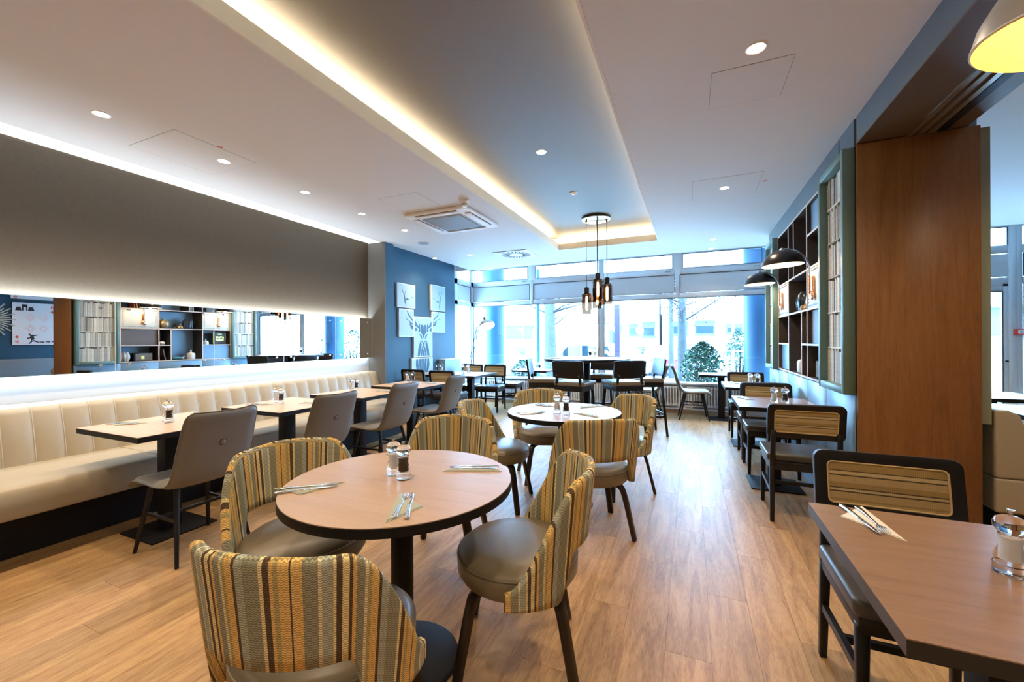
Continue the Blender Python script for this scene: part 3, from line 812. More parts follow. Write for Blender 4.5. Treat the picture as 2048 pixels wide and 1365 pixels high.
round_table('round_table', 'large round pale oak table in the front with four striped chairs', 0.455, (*R1C, 0), M['light_oak'], group='round dining tables')
round_table('round_table', 'round pale oak table in the middle of the room', 0.455, (*R2C, 0), M['light_oak'], group='round dining tables')
HT = (-1.37, 5.75)
round_table('bar_table', 'high round bar table under the glass pendant cluster', 0.60, (*HT, 0), M['mid_oak'], h=1.07, col_r=0.055, base_r=0.24)
gr = 'tables along the shelf wall'
square_table('dining_table', 'brown oak square table in the right foreground corner', 0.62, 0.715, (0.682, 1.372, 0), M['mid_oak'], 0, gr, edge=plain('dark_table_edge', (0.02,0.018,0.017), 0.32))
square_table('dining_table', 'brown oak square table in the middle beside the blue shelf wall', 0.615, 0.735, (0.678, 4.36, 0), M['mid_oak'], 0, gr)
square_table('dining_table', 'brown oak square table farthest along the shelf wall', 0.60, 0.72, (0.668, 5.93, 0), M['mid_oak'], 0, gr)
gw = 'tables by the window wall'
square_table('window_table', 'square table at the right end of the window wall', 0.68, 0.56, (0.45, 7.66, 0), M['mid_oak'], 0, gw)
square_table('window_table', 'small square table by the window behind the left bar stool', 0.72, 0.60, (-2.87, 7.64, 0), M['mid_oak'], 0, gw)
square_table('window_table', 'square table at the window hidden behind the high bar table', 0.70, 0.60, (-1.05, 7.62, 0), M['mid_oak'], 0, gw)
square_table('corner_table', 'square table against the art wall under the deer pictures', 0.62, 0.86, (-4.165, 6.28, 0), M['mid_oak'], 0, 'corner tables')
square_table('corner_table', 'square table in the corner near the floor lamp', 0.62, 0.86, (-3.54, 6.28, 0), M['mid_oak'], 0, 'corner tables')

# ================================================================== CHAIRS
def uv_from(me, fn):
    uv = me.uv_layers.new(name='UVMap')
    for l in me.loops:
        uv.data[l.index].uv = fn(me.vertices[l.vertex_index].co, l.vertex_index)
def sstep(a, b, x):
    t = max(0.0, min(1.0, (x-a)/(b-a))); return t*t*(3-2*t)

def make_tub():
    t = thing('striped_tub_chair', 'x', 'chair')
    # seat cushion
    MB().lathe([(0,0.355),(0.20,0.355),(0.238,0.362),(0.252,0.385),(0.254,0.425),(0.248,0.452),(0.225,0.470),(0.15,0.480),(0,0.484)], 40, sx=1.04, sy=1.0).build('seat', M['taupe_leather'], t, smooth=True)
    ring = [(1.04*0.2515*math.cos(2*PI*k/48), 0.2515*math.sin(2*PI*k/48), 0.446) for k in range(48)]
    MB().tube(ring, 0.003, 6, closed=True).build('seat_piping', M['taupe_leather'], t, smooth=True)
    # wrap-around back
    NP, NS = 57, 9
    A = R(97)
    rows, uvs = [], []
    th = 0.036
    for i in range(NP):
        ph = -A + 2*A*i/(NP-1)
        ap = abs(math.degrees(ph))
        zt = 0.825 - 0.015*sstep(0, 45, ap) - 0.385*sstep(38, 97, ap)
        zb = 0.545 - 0.180*sstep(40, 54, ap)
        zt = max(zt, zb+0.045)
        ring_, uvr = [], []
        def pt(off, z):
            r_ = 0.268 + off + 0.115*max(0, z-0.40)
            an = -PI/2 + ph
            return Vector((1.06*r_*math.cos(an), 0.98*r_*math.sin(an), z))
        sc = min(1.0, (zt-zb)/0.10)
        h = th/2
        for k in range(NS):
            z = zb + (zt-h-zb)*k/(NS-1); ring_.append(pt(h, z)); uvr.append((ph*0.30, z))
        for a_ in (45, 90, 135):
            ring_.append(pt(h*math.cos(R(a_)), zt-h+h*math.sin(R(a_)))); uvr.append((ph*0.30, zt + 0.01*a_/90))
        for k in range(NS):
            z = zt-h - (zt-h-zb)*k/(NS-1); ring_.append(pt(-h, z)); uvr.append((ph*0.30+0.07, z))
        rows.append(ring_); uvs += uvr
    m = MB(); m.grid(rows, closed_v=True)
    nn = len(rows[0])
    m.f.append(tuple(range(nn))); m.f.append(tuple((NP-1)*nn+k for k in reversed(range(nn))))
    me = bpy.data.meshes.new('backrest'); me.from_pydata(m.v, [], m.f)
    uv = me.uv_layers.new(name='UVMap')
    for l in me.loops: uv.data[l.index].uv = uvs[l.vertex_index]
    bm = bmesh.new(); bm.from_mesh(me); bmesh.ops.recalc_face_normals(bm, faces=bm.faces); bm.to_mesh(me); bm.free()
    for p in me.polygons: p.use_smooth = True
    me.materials.append(M['stripe'])
    o = bpy.data.objects.new('backrest', me); col.objects.link(o); o.parent = t
    pip = [rows[i][NS+1] + Vector((0,0,0.0015)) for i in range(NP)]
    # bentwood legs
    for a in (45, 135, 225, 315):
        ca, sa = math.cos(R(a)), math.sin(R(a))
        pr = smooth_path([(0.05,0,0.350),(0.17,0,0.349),(0.222,0,0.335),(0.248,0,0.285),(0.285,0,0.14),(0.318,0,0.0)], 5)
        m = MB(); rws = []
        for i, p in enumerate(pr):
            q = pr[min(i+1,len(pr)-1)] - pr[max(i-1,0)]; q.normalize()
            nrm = Vector((-q.z, 0, q.x))
            f_ = i/(len(pr)-1)
            wd = 0.030 - 0.011*f_; tk = 0.010 + 0.002*f_
            rr = []
            for du, dn in ((-wd,-tk),(wd,-tk),(wd,tk),(-wd,tk)):
                v = p + nrm*dn
                rr.append(Vector((v.x*ca - du*sa, v.x*sa + du*ca, max(0.0, v.z))))
            rws.append(rr)
        m.grid(rws, closed_v=True); L_ = len(rws)
        m.f.append((0,1,2,3)); m.f.append(tuple((L_-1)*4+k for k in (3,2,1,0)))
        m.build('leg', M['bent_wood'], t, bevel=0.003, seg=1)
    return t
tub = make_tub(); used = []
def face(a): return R(a - 90)
gt = 'striped tub chairs at the round tables'
for x, y, a, l in ((-1.025, 0.925, 104, 'striped tub chair in the foreground, its back turned to the camera'),
                   (-0.68, 1.60, 200, 'striped tub chair right of the front round table'),
                   (-1.61, 1.33, -22, 'striped tub chair left of the front round table beside grey chair'),
                   (-1.375, 2.12, -74, 'striped tub chair behind the front round table'),
                   (-1.465, 3.05, 8, 'striped tub chair left of the middle round table'),
                   (-1.31, 3.78, -58, 'striped tub chair behind the middle round table, left one'),
                   (-0.655, 2.87, 120, 'striped tub chair in front of the middle round table'),
                   (-0.61, 3.70, 228, 'striped tub chair behind the middle round table, right one')):
    put(tub, used, (x, y, 0), face(a), l, gt)

def make_shell():
    t = thing('grey_shell_chair', 'x', 'chair')
    prof = smooth_path([(0,-0.315,0.905),(0,-0.275,0.80),(0,-0.225,0.64),(0,-0.185,0.53),(0,-0.135,0.472),(0,-0.03,0.455),(0,0.10,0.462),(0,0.20,0.462),(0,0.245,0.442),(0,0.262,0.415)], 5)
    m_ = len(prof); NW = 13
    top, bot = [], []
    for i, p in enumerate(prof):
        q = (prof[min(i+1,m_-1)] - prof[max(i-1,0)]).normalized()
        nrm = Vector((0, -q.z, q.y))
        if i == 0: nrm = nrm
        f_ = i/(m_-1)
        hw = 0.225 - 0.012*sstep(0.0,0.25,0.25-f_) + 0.008*sstep(0.3,0.6,f_)
        if f_ < 0.10: hw *= math.sqrt(max(0.0, 1-((0.10-f_)/0.10)**4*0.30))
        if f_ > 0.93: hw *= 1-0.12*((f_-0.93)/0.07)**2
        a, b = [], []
        for j in range(NW):
            w = -1 + 2*j/(NW-1)
            w = math.copysign(abs(w)**0.85, w)
            tk = 0.024*math.sqrt(max(0.02, 1-abs(w)**8))
            if i == 0 or i == m_-1: tk *= 0.35
            elif i == 1 or i == m_-2: tk *= 0.8
            cv = -0.022*(1-w*w)*(1-sstep(0.35,0.6,f_)) - 0.008*(1-w*w)*sstep(0.5,0.7,f_)
            c = p + nrm*cv + Vector((hw*w, 0, 0))
            a.append(c + nrm*tk); b.append(c - nrm*tk)
        top.append(a); bot.append(b)
    m = MB()
    rows = [top[i] + list(reversed(bot[i])) for i in range(m_)]
    m.grid(rows, closed_v=True)
    nn = 2*NW
    m.f.append(tuple(range(nn))); m.f.append(tuple((m_-1)*nn+k for k in reversed(range(nn))))
    me = m.mesh('shell'); me.materials.append(M['grey_leather'])
    for p in me.polygons: p.use_smooth = True
    o = bpy.data.objects.new('upholstered_shell', me); col.objects.link(o); o.parent = t
    for s in (0, -1):
        pth = [((top[i][s]+bot[i][s])*0.5) + Vector((0.002 if s else -0.002,0,0)) for i in range(m_)]
        MB().tube(pth, 0.0035, 6).build('piping', M['grey_leather'], t, smooth=True)
    MB().tube([((top[0][j]+bot[0][j])*0.5)+Vector((0,0,0.003)) for j in range(NW)], 0.0035, 6).build('piping', M['grey_leather'], t, smooth=True)
    MB().lathe([(0,0.010),(0.010,0.008),(0.016,0.002),(0.016,-0.006),(0,-0.006)],18).build('button', M['grey_leather'], t, smooth=True, loc=(0,-0.293,0.70), rot=(R(108),0,0))
    MB().lathe([(0.017,0.0015),(0.024,0.001),(0.030,-0.006),(0.017,-0.006)],18,closed=True).build('button_tuft', M['black_leather'], t, smooth=True, loc=(0,-0.291,0.70), rot=(R(108),0,0))
    legs = {}
    for sx in (-1,1):
        for sy in (-1,1):
            p0 = Vector((sx*0.16, 0.02+sy*0.13, 0.44)); p1 = Vector((sx*0.215, 0.01+sy*0.225, 0.0)); legs[(sx,sy)] = (p0,p1)
            MB().cyl(p0, p1, 0.017, 0.011, n=14).build('leg', M['black_wood'], t, smooth=True)
    def at(k, z):
        p0, p1 = legs[k]; f_ = (0.44-z)/0.44; return p0 + (p1-p0)*f_
    MB().bar(at((-1,-1),0.25), at((-1,1),0.25), 0.014, 0.018).build('stretcher', M['black_wood'], t)
    MB().bar(at((1,-1),0.25), at((1,1),0.25), 0.014, 0.018).build('stretcher', M['black_wood'], t)
    MB().bar((at((-1,-1),0.25)+at((-1,1),0.25))*0.5, (at((1,-1),0.25)+at((1,1),0.25))*0.5, 0.014, 0.018).build('stretcher', M['black_wood'], t)
    MB().box(-0.16,0.16,-0.12,0.15,0.425,0.436).build('seat_plate', M['black_wood'], t)
    return t
shell = make_shell(); used = []
gs = 'grey leather shell chairs'
for x, y, a, l in ((-2.975, 1.62, 180, 'grey leather shell chair nearest the camera at the first banquette table'),
                   (-2.955, 2.50, 178, 'grey leather shell chair at the second banquette table'),
                   (-2.95, 3.36, 180, 'grey leather shell chair at the third banquette table'),
                   (-2.99, 4.40, 181, 'grey leather shell chair at the fourth banquette table, farthest from camera'),
                   (0.01, 7.55, 4, 'grey shell chair by the window facing the right end table'),
                   (-0.70, 7.50, 180, 'grey shell chair by the window behind the right bar stool')):
    put(shell, used, (x, y, 0), face(a), l, gs)

def make_cane():
    t = thing('woven_back_chair', 'x', 'chair')
    tilt = R(-9)
    for sx in (-1,1):
        m = MB(); m.bar((sx*0.200,-0.205,0.40),(sx*0.205,-0.225,0.0),0.034,0.036,0.026,0.028)
        m.bar((sx*0.200,-0.205,0.40),(sx*0.195,-0.235,0.665),0.034,0.036,0.030,0.024)
        m.build('rear_leg', M['black_wood'], t, bevel=0.003, seg=1)
        MB().bar((sx*0.200,0.195,0.40),(sx*0.205,0.205,0.0),0.036,0.036,0.026,0.026).build('front_leg', M['black_wood'], t, bevel=0.003, seg=1)
        MB().bar((sx*0.203,-0.21,0.215),(sx*0.203,0.19,0.235),0.020,0.030).build('side_stretcher', M['black_wood'], t)
    MB().bar((-0.2,-0.0,0.225),(0.2,-0.0,0.225),0.02,0.026).build('cross_stretcher', M['black_wood'], t)
    MB().box(-0.215,0.215,-0.22,0.215,0.375,0.432).build('seat_rail', M['black_wood'], t, bevel=0.006)
    MB().prism(rrect(-0.228,0.228,-0.195,0.228,0.03),0.430,0.482).build('seat_pad', M['black_leather'], t, bevel=0.016, seg=4)
    # backrest: rounded frame around a woven pad
    zc = 0.735
    outer = rrect(-0.232,0.232,-0.125,0.125,0.035,6); inner = rrect(-0.188,0.188,-0.082,0.082,0.018,6)
    n = len(outer); m = MB()
    v = [(p[0],-0.016,p[1]) for p in outer]+[(p[0],0.016,p[1]) for p in outer]+[(p[0],-0.016,p[1]) for p in inner]+[(p[0],0.016,p[1]) for p in inner]
    f = []
    for i in range(n):
        j = (i+1)%n
        f += [(i,j,n+j,n+i),(2*n+i,3*n+i,3*n+j,2*n+j),(i,2*n+i,2*n+j,j),(n+i,n+j,3*n+j,3*n+i)]
    m.add(v,f); fr = m.build('back_frame', M['black_wood'], t, bevel=0.004, seg=2, loc=(0,-0.222,zc), rot=(tilt*-1,0,0))
    m = MB(); m.prism(rrect(-0.190,0.190,-0.084,0.084,0.018,5),-0.012,0.012,ax='y')
    me = m.mesh('woven_pad', bevel=0.004); me.materials.append(M['woven'])
    uv_from(me, lambda co, i: (co.x, co.z))
    o = bpy.data.objects.new('woven_pad', me); col.objects.link(o); o.parent = fr
    for yy in (-0.013, 0.013):
        MB().tube([(p[0]*0.995,yy,p[1]*0.99) for p in inner], 0.0042, 6, closed=True).build('pad_piping', M['woven_piping'], fr, smooth=True)
    return t
cane = make_cane(); used = []
gc = 'black wooden chairs with woven back pads'
for x, y, a, l in ((0.70, 1.86, 270, 'black chair with woven back pad at the right foreground table'),
                   (0.735, 3.71, 90, 'black chair with woven back pad, its back to camera, at the middle wall table'),
                   (0.715, 4.80, 270, 'black chair with woven back pad behind the middle wall table'),
                   (0.715, 5.36, 90, 'black chair with woven back pad in front of the far wall table'),
                   (0.70, 6.46, 270, 'black chair with woven back pad behind the far wall table'),
                   (-4.22, 5.78, 90, 'black chair with woven back pad tucked under the art wall table'),
                   (-3.62, 5.72, 90, 'black chair with woven back pad before the corner table, near grey chair'),
                   (-4.02, 6.98, 270, 'black chair with woven back pad behind the art wall table'),
                   (-3.50, 6.98, 275, 'black chair with woven back pad facing camera beside the floor lamp'),
                   (-3.40, 7.62, 5, 'black chair with woven back pad in side view by the window radiator')):
    put(cane, used, (x, y, 0), face(a), l, gc)

def make_stool():
    t = thing('bar_stool', 'x', 'bar stool')
    for sx in (-1,1):
        m = MB(); m.bar((sx*0.170,-0.175,0.70),(sx*0.215,-0.235,0.0),0.036,0.036,0.028,0.028)
        m.bar((sx*0.170,-0.175,0.70),(sx*0.155,-0.205,0.90),0.034,0.034,0.030,0.026)
        m.build('rear_leg', M['black_wood'], t, bevel=0.003, seg=1)
        MB().bar((sx*0.170,0.175,0.70),(sx*0.215,0.225,0.0),0.036,0.036,0.028,0.028).build('front_leg', M['black_wood'], t, bevel=0.003, seg=1)
        MB().bar((sx*0.197,-0.208,0.27),(sx*0.197,0.203,0.27),0.020,0.028).build('side_rail', M['black_wood'], t)
    MB().bar((-0.195,0.205,0.24),(0.195,0.205,0.24),0.024,0.030).build('foot_rail', M['black_wood'], t)
    MB().bar((-0.197,-0.215,0.30),(0.197,-0.215,0.30),0.020,0.028).build('rear_rail', M['black_wood'], t)
    MB().box(-0.19,0.19,-0.195,0.195,0.675,0.745).build('seat_rail', M['black_wood'], t, bevel=0.006)
    MB().prism(rrect(-0.215,0.215,-0.20,0.215,0.03),0.742,0.795).build('seat_pad', M['taupe_leather'], t, bevel=0.018, seg=4)
    # curved back panel
    rows = []
    for i in range(11):
        u = -1+2*i/10
        xx = 0.215*u; yb = 0.018*(u*u)
        rr = []
        hz = 0.115 - 0.012*abs(u)**8
        for yy, zz in ((-0.014,-hz),(0.014,-hz),(0.014,hz),(-0.014,hz)):
            rr.append((xx, yb+yy-0.02, zz))
        rows.append(rr)
    m = MB(); m.grid(rows, closed_v=True); m.f.append((0,1,2,3)); m.f.append((43,42,41,40))
    m.build('back_panel', M['black_wood'], t, bevel=0.006, seg=2, loc=(0,-0.20,0.955), rot=(R(8),0,0))
    for sx in (-1,1):
        MB().lathe([(0,0.004),(0.008,0.003),(0.008,-0.002),(0,-0.002)],12).build('screw_cap', M['track'], t, smooth=True, loc=(sx*0.155,-0.226,0.875), rot=(R(98),0,0))
    return t
stool = make_stool(); used = []
gstool = 'black bar stools around the high table'
for x, y, a, l in ((-1.92, 5.52, 12, 'black bar stool seen edge-on left of the high table'),
                   (-1.40, 5.24, 80, 'black bar stool with its back to camera, left of the two'),
                   (-0.83, 5.50, 125, 'black bar stool with its back to camera, right of the two'),
                   (-0.61, 6.07, 205, 'black bar stool on the right side of the high table'),
                   (-1.30, 6.47, 270, 'black bar stool behind the high table facing the camera')):
    put(stool, used, (x, y, 0), face(a), l, gstool)

# ================================================================== MILLS
def make_mill(kind):
    t = thing(kind + '_mill', 'x', kind + ' mill')
    MB().lathe([(0,0.004),(0.027,0.002),(0.030,0.0),(0.0305,0.024),(0.027,0.026),(0.0285,0.034),(0.0285,0.044),(0.021,0.062),(0.0195,0.070),(0.0215,0.092),(0.0215,0.096),(0,0.096)], 28).build('body', M['acrylic'], t, smooth=True)
    MB().lathe([(0,0.034),(0.0145,0.034),(0.0145,0.088),(0,0.088)], 18).build('filling', M['salt' if kind == 'salt' else 'pepper'], t, smooth=True)
    MB().lathe([(0,0.0975),(0.0200,0.0975),(0.0235,0.102),(0.0300,0.112),(0.0305,0.121),(0.0260,0.132),(0.0160,0.139),(0,0.141)], 28).build('head', M['acrylic'], t, smooth=True)
    MB().lathe([(0,0.1405),(0.0045,0.1405),(0.0045,0.147),(0.008,0.149),(0.008,0.154),(0,0.155)], 14).build('knob', M['chrome'], t, smooth=True)
    return t
salt = make_mill('salt'); pep = make_mill('pepper'); us, up_ = [], []
for sx, sy, px, py, z, l, ok in (
    (-1.172,1.405,-1.098,1.378,0.75,'on the front round table',3), (-0.972,3.10,-0.888,3.06,0.75,'on the middle round table',3),
    (-3.515,1.735,-3.43,1.705,0.75,'on the first banquette table',3), (-3.60,2.66,-3.49,2.625,0.75,'on the second banquette table',3),
    (-3.72,3.71,-3.62,3.69,0.75,'on the third banquette table',3), (-3.68,4.72,-3.60,4.74,0.75,'on the fourth banquette table',3),
    (-4.28,6.50,-4.36,6.47,0.75,'on the art wall table',3), (-3.76,6.57,-3.85,6.53,0.75,'on the corner table near the floor lamp',3),
    (0.673,4.285,0.755,4.285,0.75,'on the middle shelf wall table',3), (0.68,5.98,0.757,5.98,0.75,'on the far shelf wall table',3),
    (-1.30,6.02,-1.37,6.0,1.07,'on the high bar table',3), (-2.85,7.72,-2.77,7.70,0.75,'on the window table behind the bar stools',3),
    (0.705,1.392,0,0,0.75,'at the right edge of the foreground table',1), (0.46,7.70,0,0,0.75,'on the right window table',1)):
    put(salt, us, (sx, sy, z), random.random(), 'clear acrylic salt mill ' + l, 'clear salt mills')
    if ok == 3: put(pep, up_, (px, py, z), random.random(), 'clear acrylic pepper mill ' + l, 'clear pepper mills')

# ================================================================== PLACE SETTINGS
def make_napkin(mat, nm):
    m = MB()
    m.prism([(0,-0.13),(0.105,-0.012),(0.0,0.13)], 0.0, 0.0022)
    m.prism([(0.004,-0.118),(0.101,-0.010),(0.004,0.120)], 0.0024, 0.0046)
    return m.mesh(nm, bevel=0.0006, seg=1)
nap_me = make_napkin(None, 'paper_napkin'); nap_me.materials.append(M['napkin'])
nap_w = make_napkin(None, 'paper_napkin'); nap_w.materials.append(M['napkin_white'])
def make_fork():
    m = MB()
    hp = smooth_path([(0,-0.105,0.0010),(0,-0.06,0.0035),(0,0.01,0.0022),(0,0.04,0.0012),(0,0.058,0.0030)], 4)
    ws = []
    for i, p in enumerate(hp):
        f_ = i/(len(hp)-1)
        ws.append(0.0085-0.0052*sstep(0.0,0.55,f_)+0.0085*sstep(0.72,1.0,f_))
    rows = [[(p.x-w,p.y,p.z),(p.x+w,p.y,p.z),(p.x+w*0.9,p.y,p.z+0.0018),(p.x-w*0.9,p.y,p.z+0.0018)] for p, w in zip(hp, ws)]
    m.grid(rows, closed_v=True); L_ = len(rows); m.f.append((0,1,2,3)); m.f.append(tuple((L_-1)*4+k for k in (3,2,1,0)))
    for k in range(4):
        xx = -0.0093+k*0.0062
        m.bar((xx,0.056,0.0038),(xx*0.95,0.102,0.0052),0.0036,0.0016,0.0020,0.0010)
    return m.mesh('dinner_fork', bevel=0.0004, seg=1)
def make_knife():
    m = MB()
    hp = [(-0.108,0.0085),(-0.10,0.0095),(-0.03,0.0065),(0.0,0.0055),(0.012,0.0060)]
    rows = [[(-w,y,0.0),(w,y,0.0),(w*0.7,y,0.0042),(-w*0.7,y,0.0042)] for y, w in hp]
    m.grid(rows, closed_v=True); m.f.append((0,1,2,3)); m.f.append((19,18,17,16))
    m.prism([(-0.005,0.012),(0.0065,0.012),(0.0095,0.06),(0.0085,0.098),(0.003,0.114),(-0.004,0.112),(-0.005,0.06)], 0.0012, 0.0026)
    return m.mesh('dinner_knife', bevel=0.0004, seg=1)
fork_me = make_fork(); knife_me = make_knife()
for me in (fork_me, knife_me): me.materials.append(M['steel'])
def setting(x, y, a, z, l, white=False, flip=False):
    """napkin with fork and knife; a = world angle the fork points to"""
    rz = R(a-90)
    def obj(name, me, lx, ly, lz, r2, lab, cat, g):
        o = bpy.data.objects.new(name, me); col.objects.link(o)
        c, s = math.cos(rz), math.sin(rz)
        o.location = (x+lx*c-ly*s, y+lx*s+ly*c, z+lz); o.rotation_euler = (0,0,rz+r2)
        tag(o, lab, cat, g)
    obj('paper_napkin', nap_w if white else nap_me, -0.04, 0, 0, 0, 'folded paper napkin ' + l, 'napkin', 'folded napkins')
    s = -1 if flip else 1
    obj('dinner_fork', fork_me, (-0.012 if not flip else 0.020), 0.0, 0.0046, R(-2), 'steel fork lying on the napkin ' + l, 'fork', 'table forks')
    obj('dinner_knife', knife_me, (0.018 if not flip else -0.010), -0.004, 0.0046, R(4), 'steel knife lying on the napkin ' + l, 'knife', 'table knives')
setting(-0.912, 1.148, 119, 0.75, 'at the front edge of the front round table')
setting(-1.365, 1.138, 40, 0.75, 'at the left edge of the front round table')
setting(-0.895, 1.608, 202, 0.75, 'at the right edge of the front round table')
setting(-1.36, 1.66, 300, 0.75, 'behind the mills on the front round table')
setting(-1.215, 3.43, 325, 0.75, 'at the back left of the middle round table')
setting(-1.15, 3.02, 35, 0.75, 'at the front left of the middle round table')
setting(-0.80, 3.50, 225, 0.75, 'at the back right of the middle round table')
setting(-0.72, 3.10, 150, 0.75, 'at the front right of the middle round table')
setting(-3.66, 1.55, 20, 0.75, 'on the first banquette table, bench side')
setting(-3.62, 2.50, 10, 0.75, 'on the second banquette table, bench side')
setting(-3.22, 2.74, 185, 0.75, 'on the second banquette table, chair side')
setting(-3.22, 3.68, 185, 0.75, 'on the third banquette table, chair side')
setting(-3.70, 4.38, 5, 0.75, 'on the fourth banquette table, bench side')
setting(-3.25, 4.66, 180, 0.75, 'on the fourth banquette table, chair side')
setting(-4.38, 6.12, 90, 0.75, 'on the art wall table')
setting(-3.50, 6.05, 90, 0.75, 'on the corner table near the floor lamp')
setting(0.50, 1.622, 275, 0.75, 'on the right foreground table', white=True)
setting(0.47, 4.56, 285, 0.75, 'at the far left of the middle shelf wall table')
setting(0.85, 4.13, 80, 0.75, 'at the near right of the middle shelf wall table', white=True)
setting(0.50, 6.14, 290, 0.75, 'on the far shelf wall table')
setting(-1.72, 5.52, 40, 1.07, 'at the left of the high bar table')
setting(-1.30, 5.38, 95, 1.07, 'at the front of the high bar table')
setting(-0.98, 5.75, 190, 1.07, 'at the right of the high bar table', white=True)

# ================================================================== SHELF WALL
sh = thing('wall_shelf', 'dark built-in wall shelf with pale edges between two green frames', 'shelf', (1.0, 5.06, 0.95))
def sb(name, y0, y1, z0, z1, x0=0.0, x1=0.345, mat='shelf_wood', edge=True):
    o = MB().box(x0+0.003, x1, y0-5.06, y1-5.06, z0-0.95, z1-0.95).build(name, M[mat], sh)
    if edge: MB().box(x0-0.001, x0+0.0028, y0-5.06, y1-5.06, z0-0.95, z1-0.95).build('pale_edge', M['shelf_edge'], o)
    return o
TK = 0.018
for z in (0.95, 1.59, 1.968, 2.58): sb('shelf_board', 4.06, 6.06, z, z+TK)
for y, z0, z1 in ((4.06,0.968,2.58),(4.657,0.968,2.58),(4.868,0.968,1.59),(5.457,0.968,2.58),(6.045,0.968,2.58),(5.205,1.986,2.58)):
    sb('divider', y, y+TK, z0, z1)
for y0, y1, z in ((4.078,4.657,1.262),(4.675,4.868,1.262),(5.475,6.045,1.262),(4.078,4.657,2.282)): sb('shelf_board', y0, y1, z, z+TK)
MB().box(0.335, 0.352, -1.0, 1.0, 0.0, 1.65).build('back_panel', M['blue_panel'], sh)
sb('wood_panel', 4.079, 4.656, 1.281, 1.589, 0.03, 0.05, 'shelf_brown', False)
sb('blue_panel', 5.476, 6.044, 0.969, 1.261, 0.03, 0.05, 'blue_panel', False)
sb('blue_panel', 4.079, 4.656, 2.301, 2.579, 0.03, 0.05, 'blue_panel', False)
def studded(y0, y1, z0, z1, lab):
    t = thing('studded_panel', lab, 'panel', (1.012, (y0+y1)/2, (z0+z1)/2), group='cream studded panels')
    a, b = (y1-y0)/2, (z1-z0)/2
    MB().box(-0.006, 0.02, -a, a, -b, b).build('panel_board', M['cream_panel'], t, bevel=0.003)
    m = MB()
    n = int(2*(a-0.03)/0.027)
    for i in range(n+1):
        yy = -(a-0.03) + 2*(a-0.03)*i/n
        for zz in (-b+0.022, b-0.022): m.box(-0.011,-0.005,yy-0.007,yy+0.007,zz-0.006,zz+0.006)
    n = int(2*(b-0.03)/0.027)
    for i in range(1,n):
        zz = -(b-0.022) + 2*(b-0.022)*i/n
        for yy in (-a+0.03, a-0.03): m.box(-0.011,-0.005,yy-0.006,yy+0.006,zz-0.007,zz+0.007)
    m.build('studs', M['stud'], t)['kind'] = 'stuff'
studded(4.08, 4.655, 1.61, 1.966, 'cream panel with studded border behind the near wall lamp')
studded(5.477, 6.043, 1.61, 1.966, 'cream panel with studded border behind the far wall lamp')

def book_frame(y0, y1, lab):
    z0, z1 = 0.945, 2.605
    yc = (y0+y1)/2
    t = thing('book_panel_frame', lab, 'framed panel', (1.0, yc, z0), group='green framed book panels')
    a = (y1-y0)/2; hgt = z1-z0; w = 0.05
    for nm, q in (('frame_side',(-a,-a+w,0,hgt)),('frame_side',(a-w,a,0,hgt)),('frame_rail',(-a+w,a-w,0,w)),('frame_rail',(-a+w,a-w,hgt-w,hgt))):
        MB().box(-0.06,0.06,*q).build(nm, M['green_frame'], t, bevel=0.002, seg=1)
    MB().box(0.012,0.06,-a+0.01,a-0.01,0.01,hgt-0.01).build('backing', M['book_back'], t)
    rowh = 0.268; z = w+0.0; r_ = 0
    rnd = random.Random(int(y0*100))
    ref = {}
    while z < hgt-w-0.02:
        top = min(z+rowh-0.012, hgt-w)
        yy = -a+w
        MB().box(-0.010,0.018,-a+w,a-w,z+rowh-0.012,min(z+rowh,hgt-w)).build('printed_ledge', M['book'], t) if z+rowh < hgt-w else None
        while yy < a-w-0.008:
            bw = rnd.choice((0.020,0.026,0.032,0.038))
            if yy+bw > a-w: bw = a-w-yy
            hh = (top-z)*rnd.choice((1.0,0.97,0.93,0.90)) if top-z > 0.15 else top-z
            key = (round(bw,4), round(hh,3))
            if key not in ref:
                mm = MB(); mm.box(0.036,0.056,0.0014,bw-0.0014,0,hh)
                for fz in (0.2,0.75): mm.box(0.0348,0.037,0.0008,bw-0.0008,hh*fz,hh*fz+0.006)
                me = mm.mesh('book_spine'); me.materials.append(M['book']); ref[key] = me
            o = bpy.data.objects.new('book_spine', ref[key]); col.objects.link(o); o.parent = t
            o.location = (-0.040+rnd.uniform(-0.008,0.002), yy, z)
            yy += bw
        z += rowh
book_frame(3.435, 4.03, 'sage green frame with rows of antique book spines beside the oak partition')
book_frame(6.065, 6.64, 'sage green frame with rows of antique book spines at the far end')

# things on the shelf ------------------------------------------------
def pot(name, lab, cat, prof, loc, mat, n=24):
    t = thing(name, lab, cat, loc)
    MB().lathe(prof, n).build('body', M[mat], t, smooth=True)
    return t
b = pot('bronze_vase','squat bronze ribbed vase on the shelf beside the studded panel','vase',[(0,0),(0.05,0),(0.085,0.03),(0.10,0.08),(0.095,0.13),(0.065,0.175),(0.035,0.185),(0.038,0.20),(0.030,0.20),(0.03,0.18),(0,0.17)],(1.12,4.80,1.608),'bronze')
MB().lathe([(0.0995,0.078),(0.1015,0.082),(0.0995,0.086)],24,closed=True).build('rib', M['bronze'], b, smooth=True)
b = pot('dark_vase','tall dark ribbed vase on the middle shelf row','vase',[(0,0),(0.06,0),(0.082,0.05),(0.088,0.12),(0.075,0.19),(0.05,0.22),(0.042,0.21),(0,0.20)],(1.12,5.24,1.608),'dark_glaze')
for k in range(10):
    a = 2*PI*k/10
    MB().tube([(0.080*math.cos(a),0.080*math.sin(a),0.03),(0.089*math.cos(a),0.089*math.sin(a),0.12),(0.072*math.cos(a),0.072*math.sin(a),0.195)],0.007,6).build('rib', M['dark_glaze'], b, smooth=True)
t = thing('knot_ornament','small black knot ornament between two vases','ornament',(1.08,4.98,1.608))
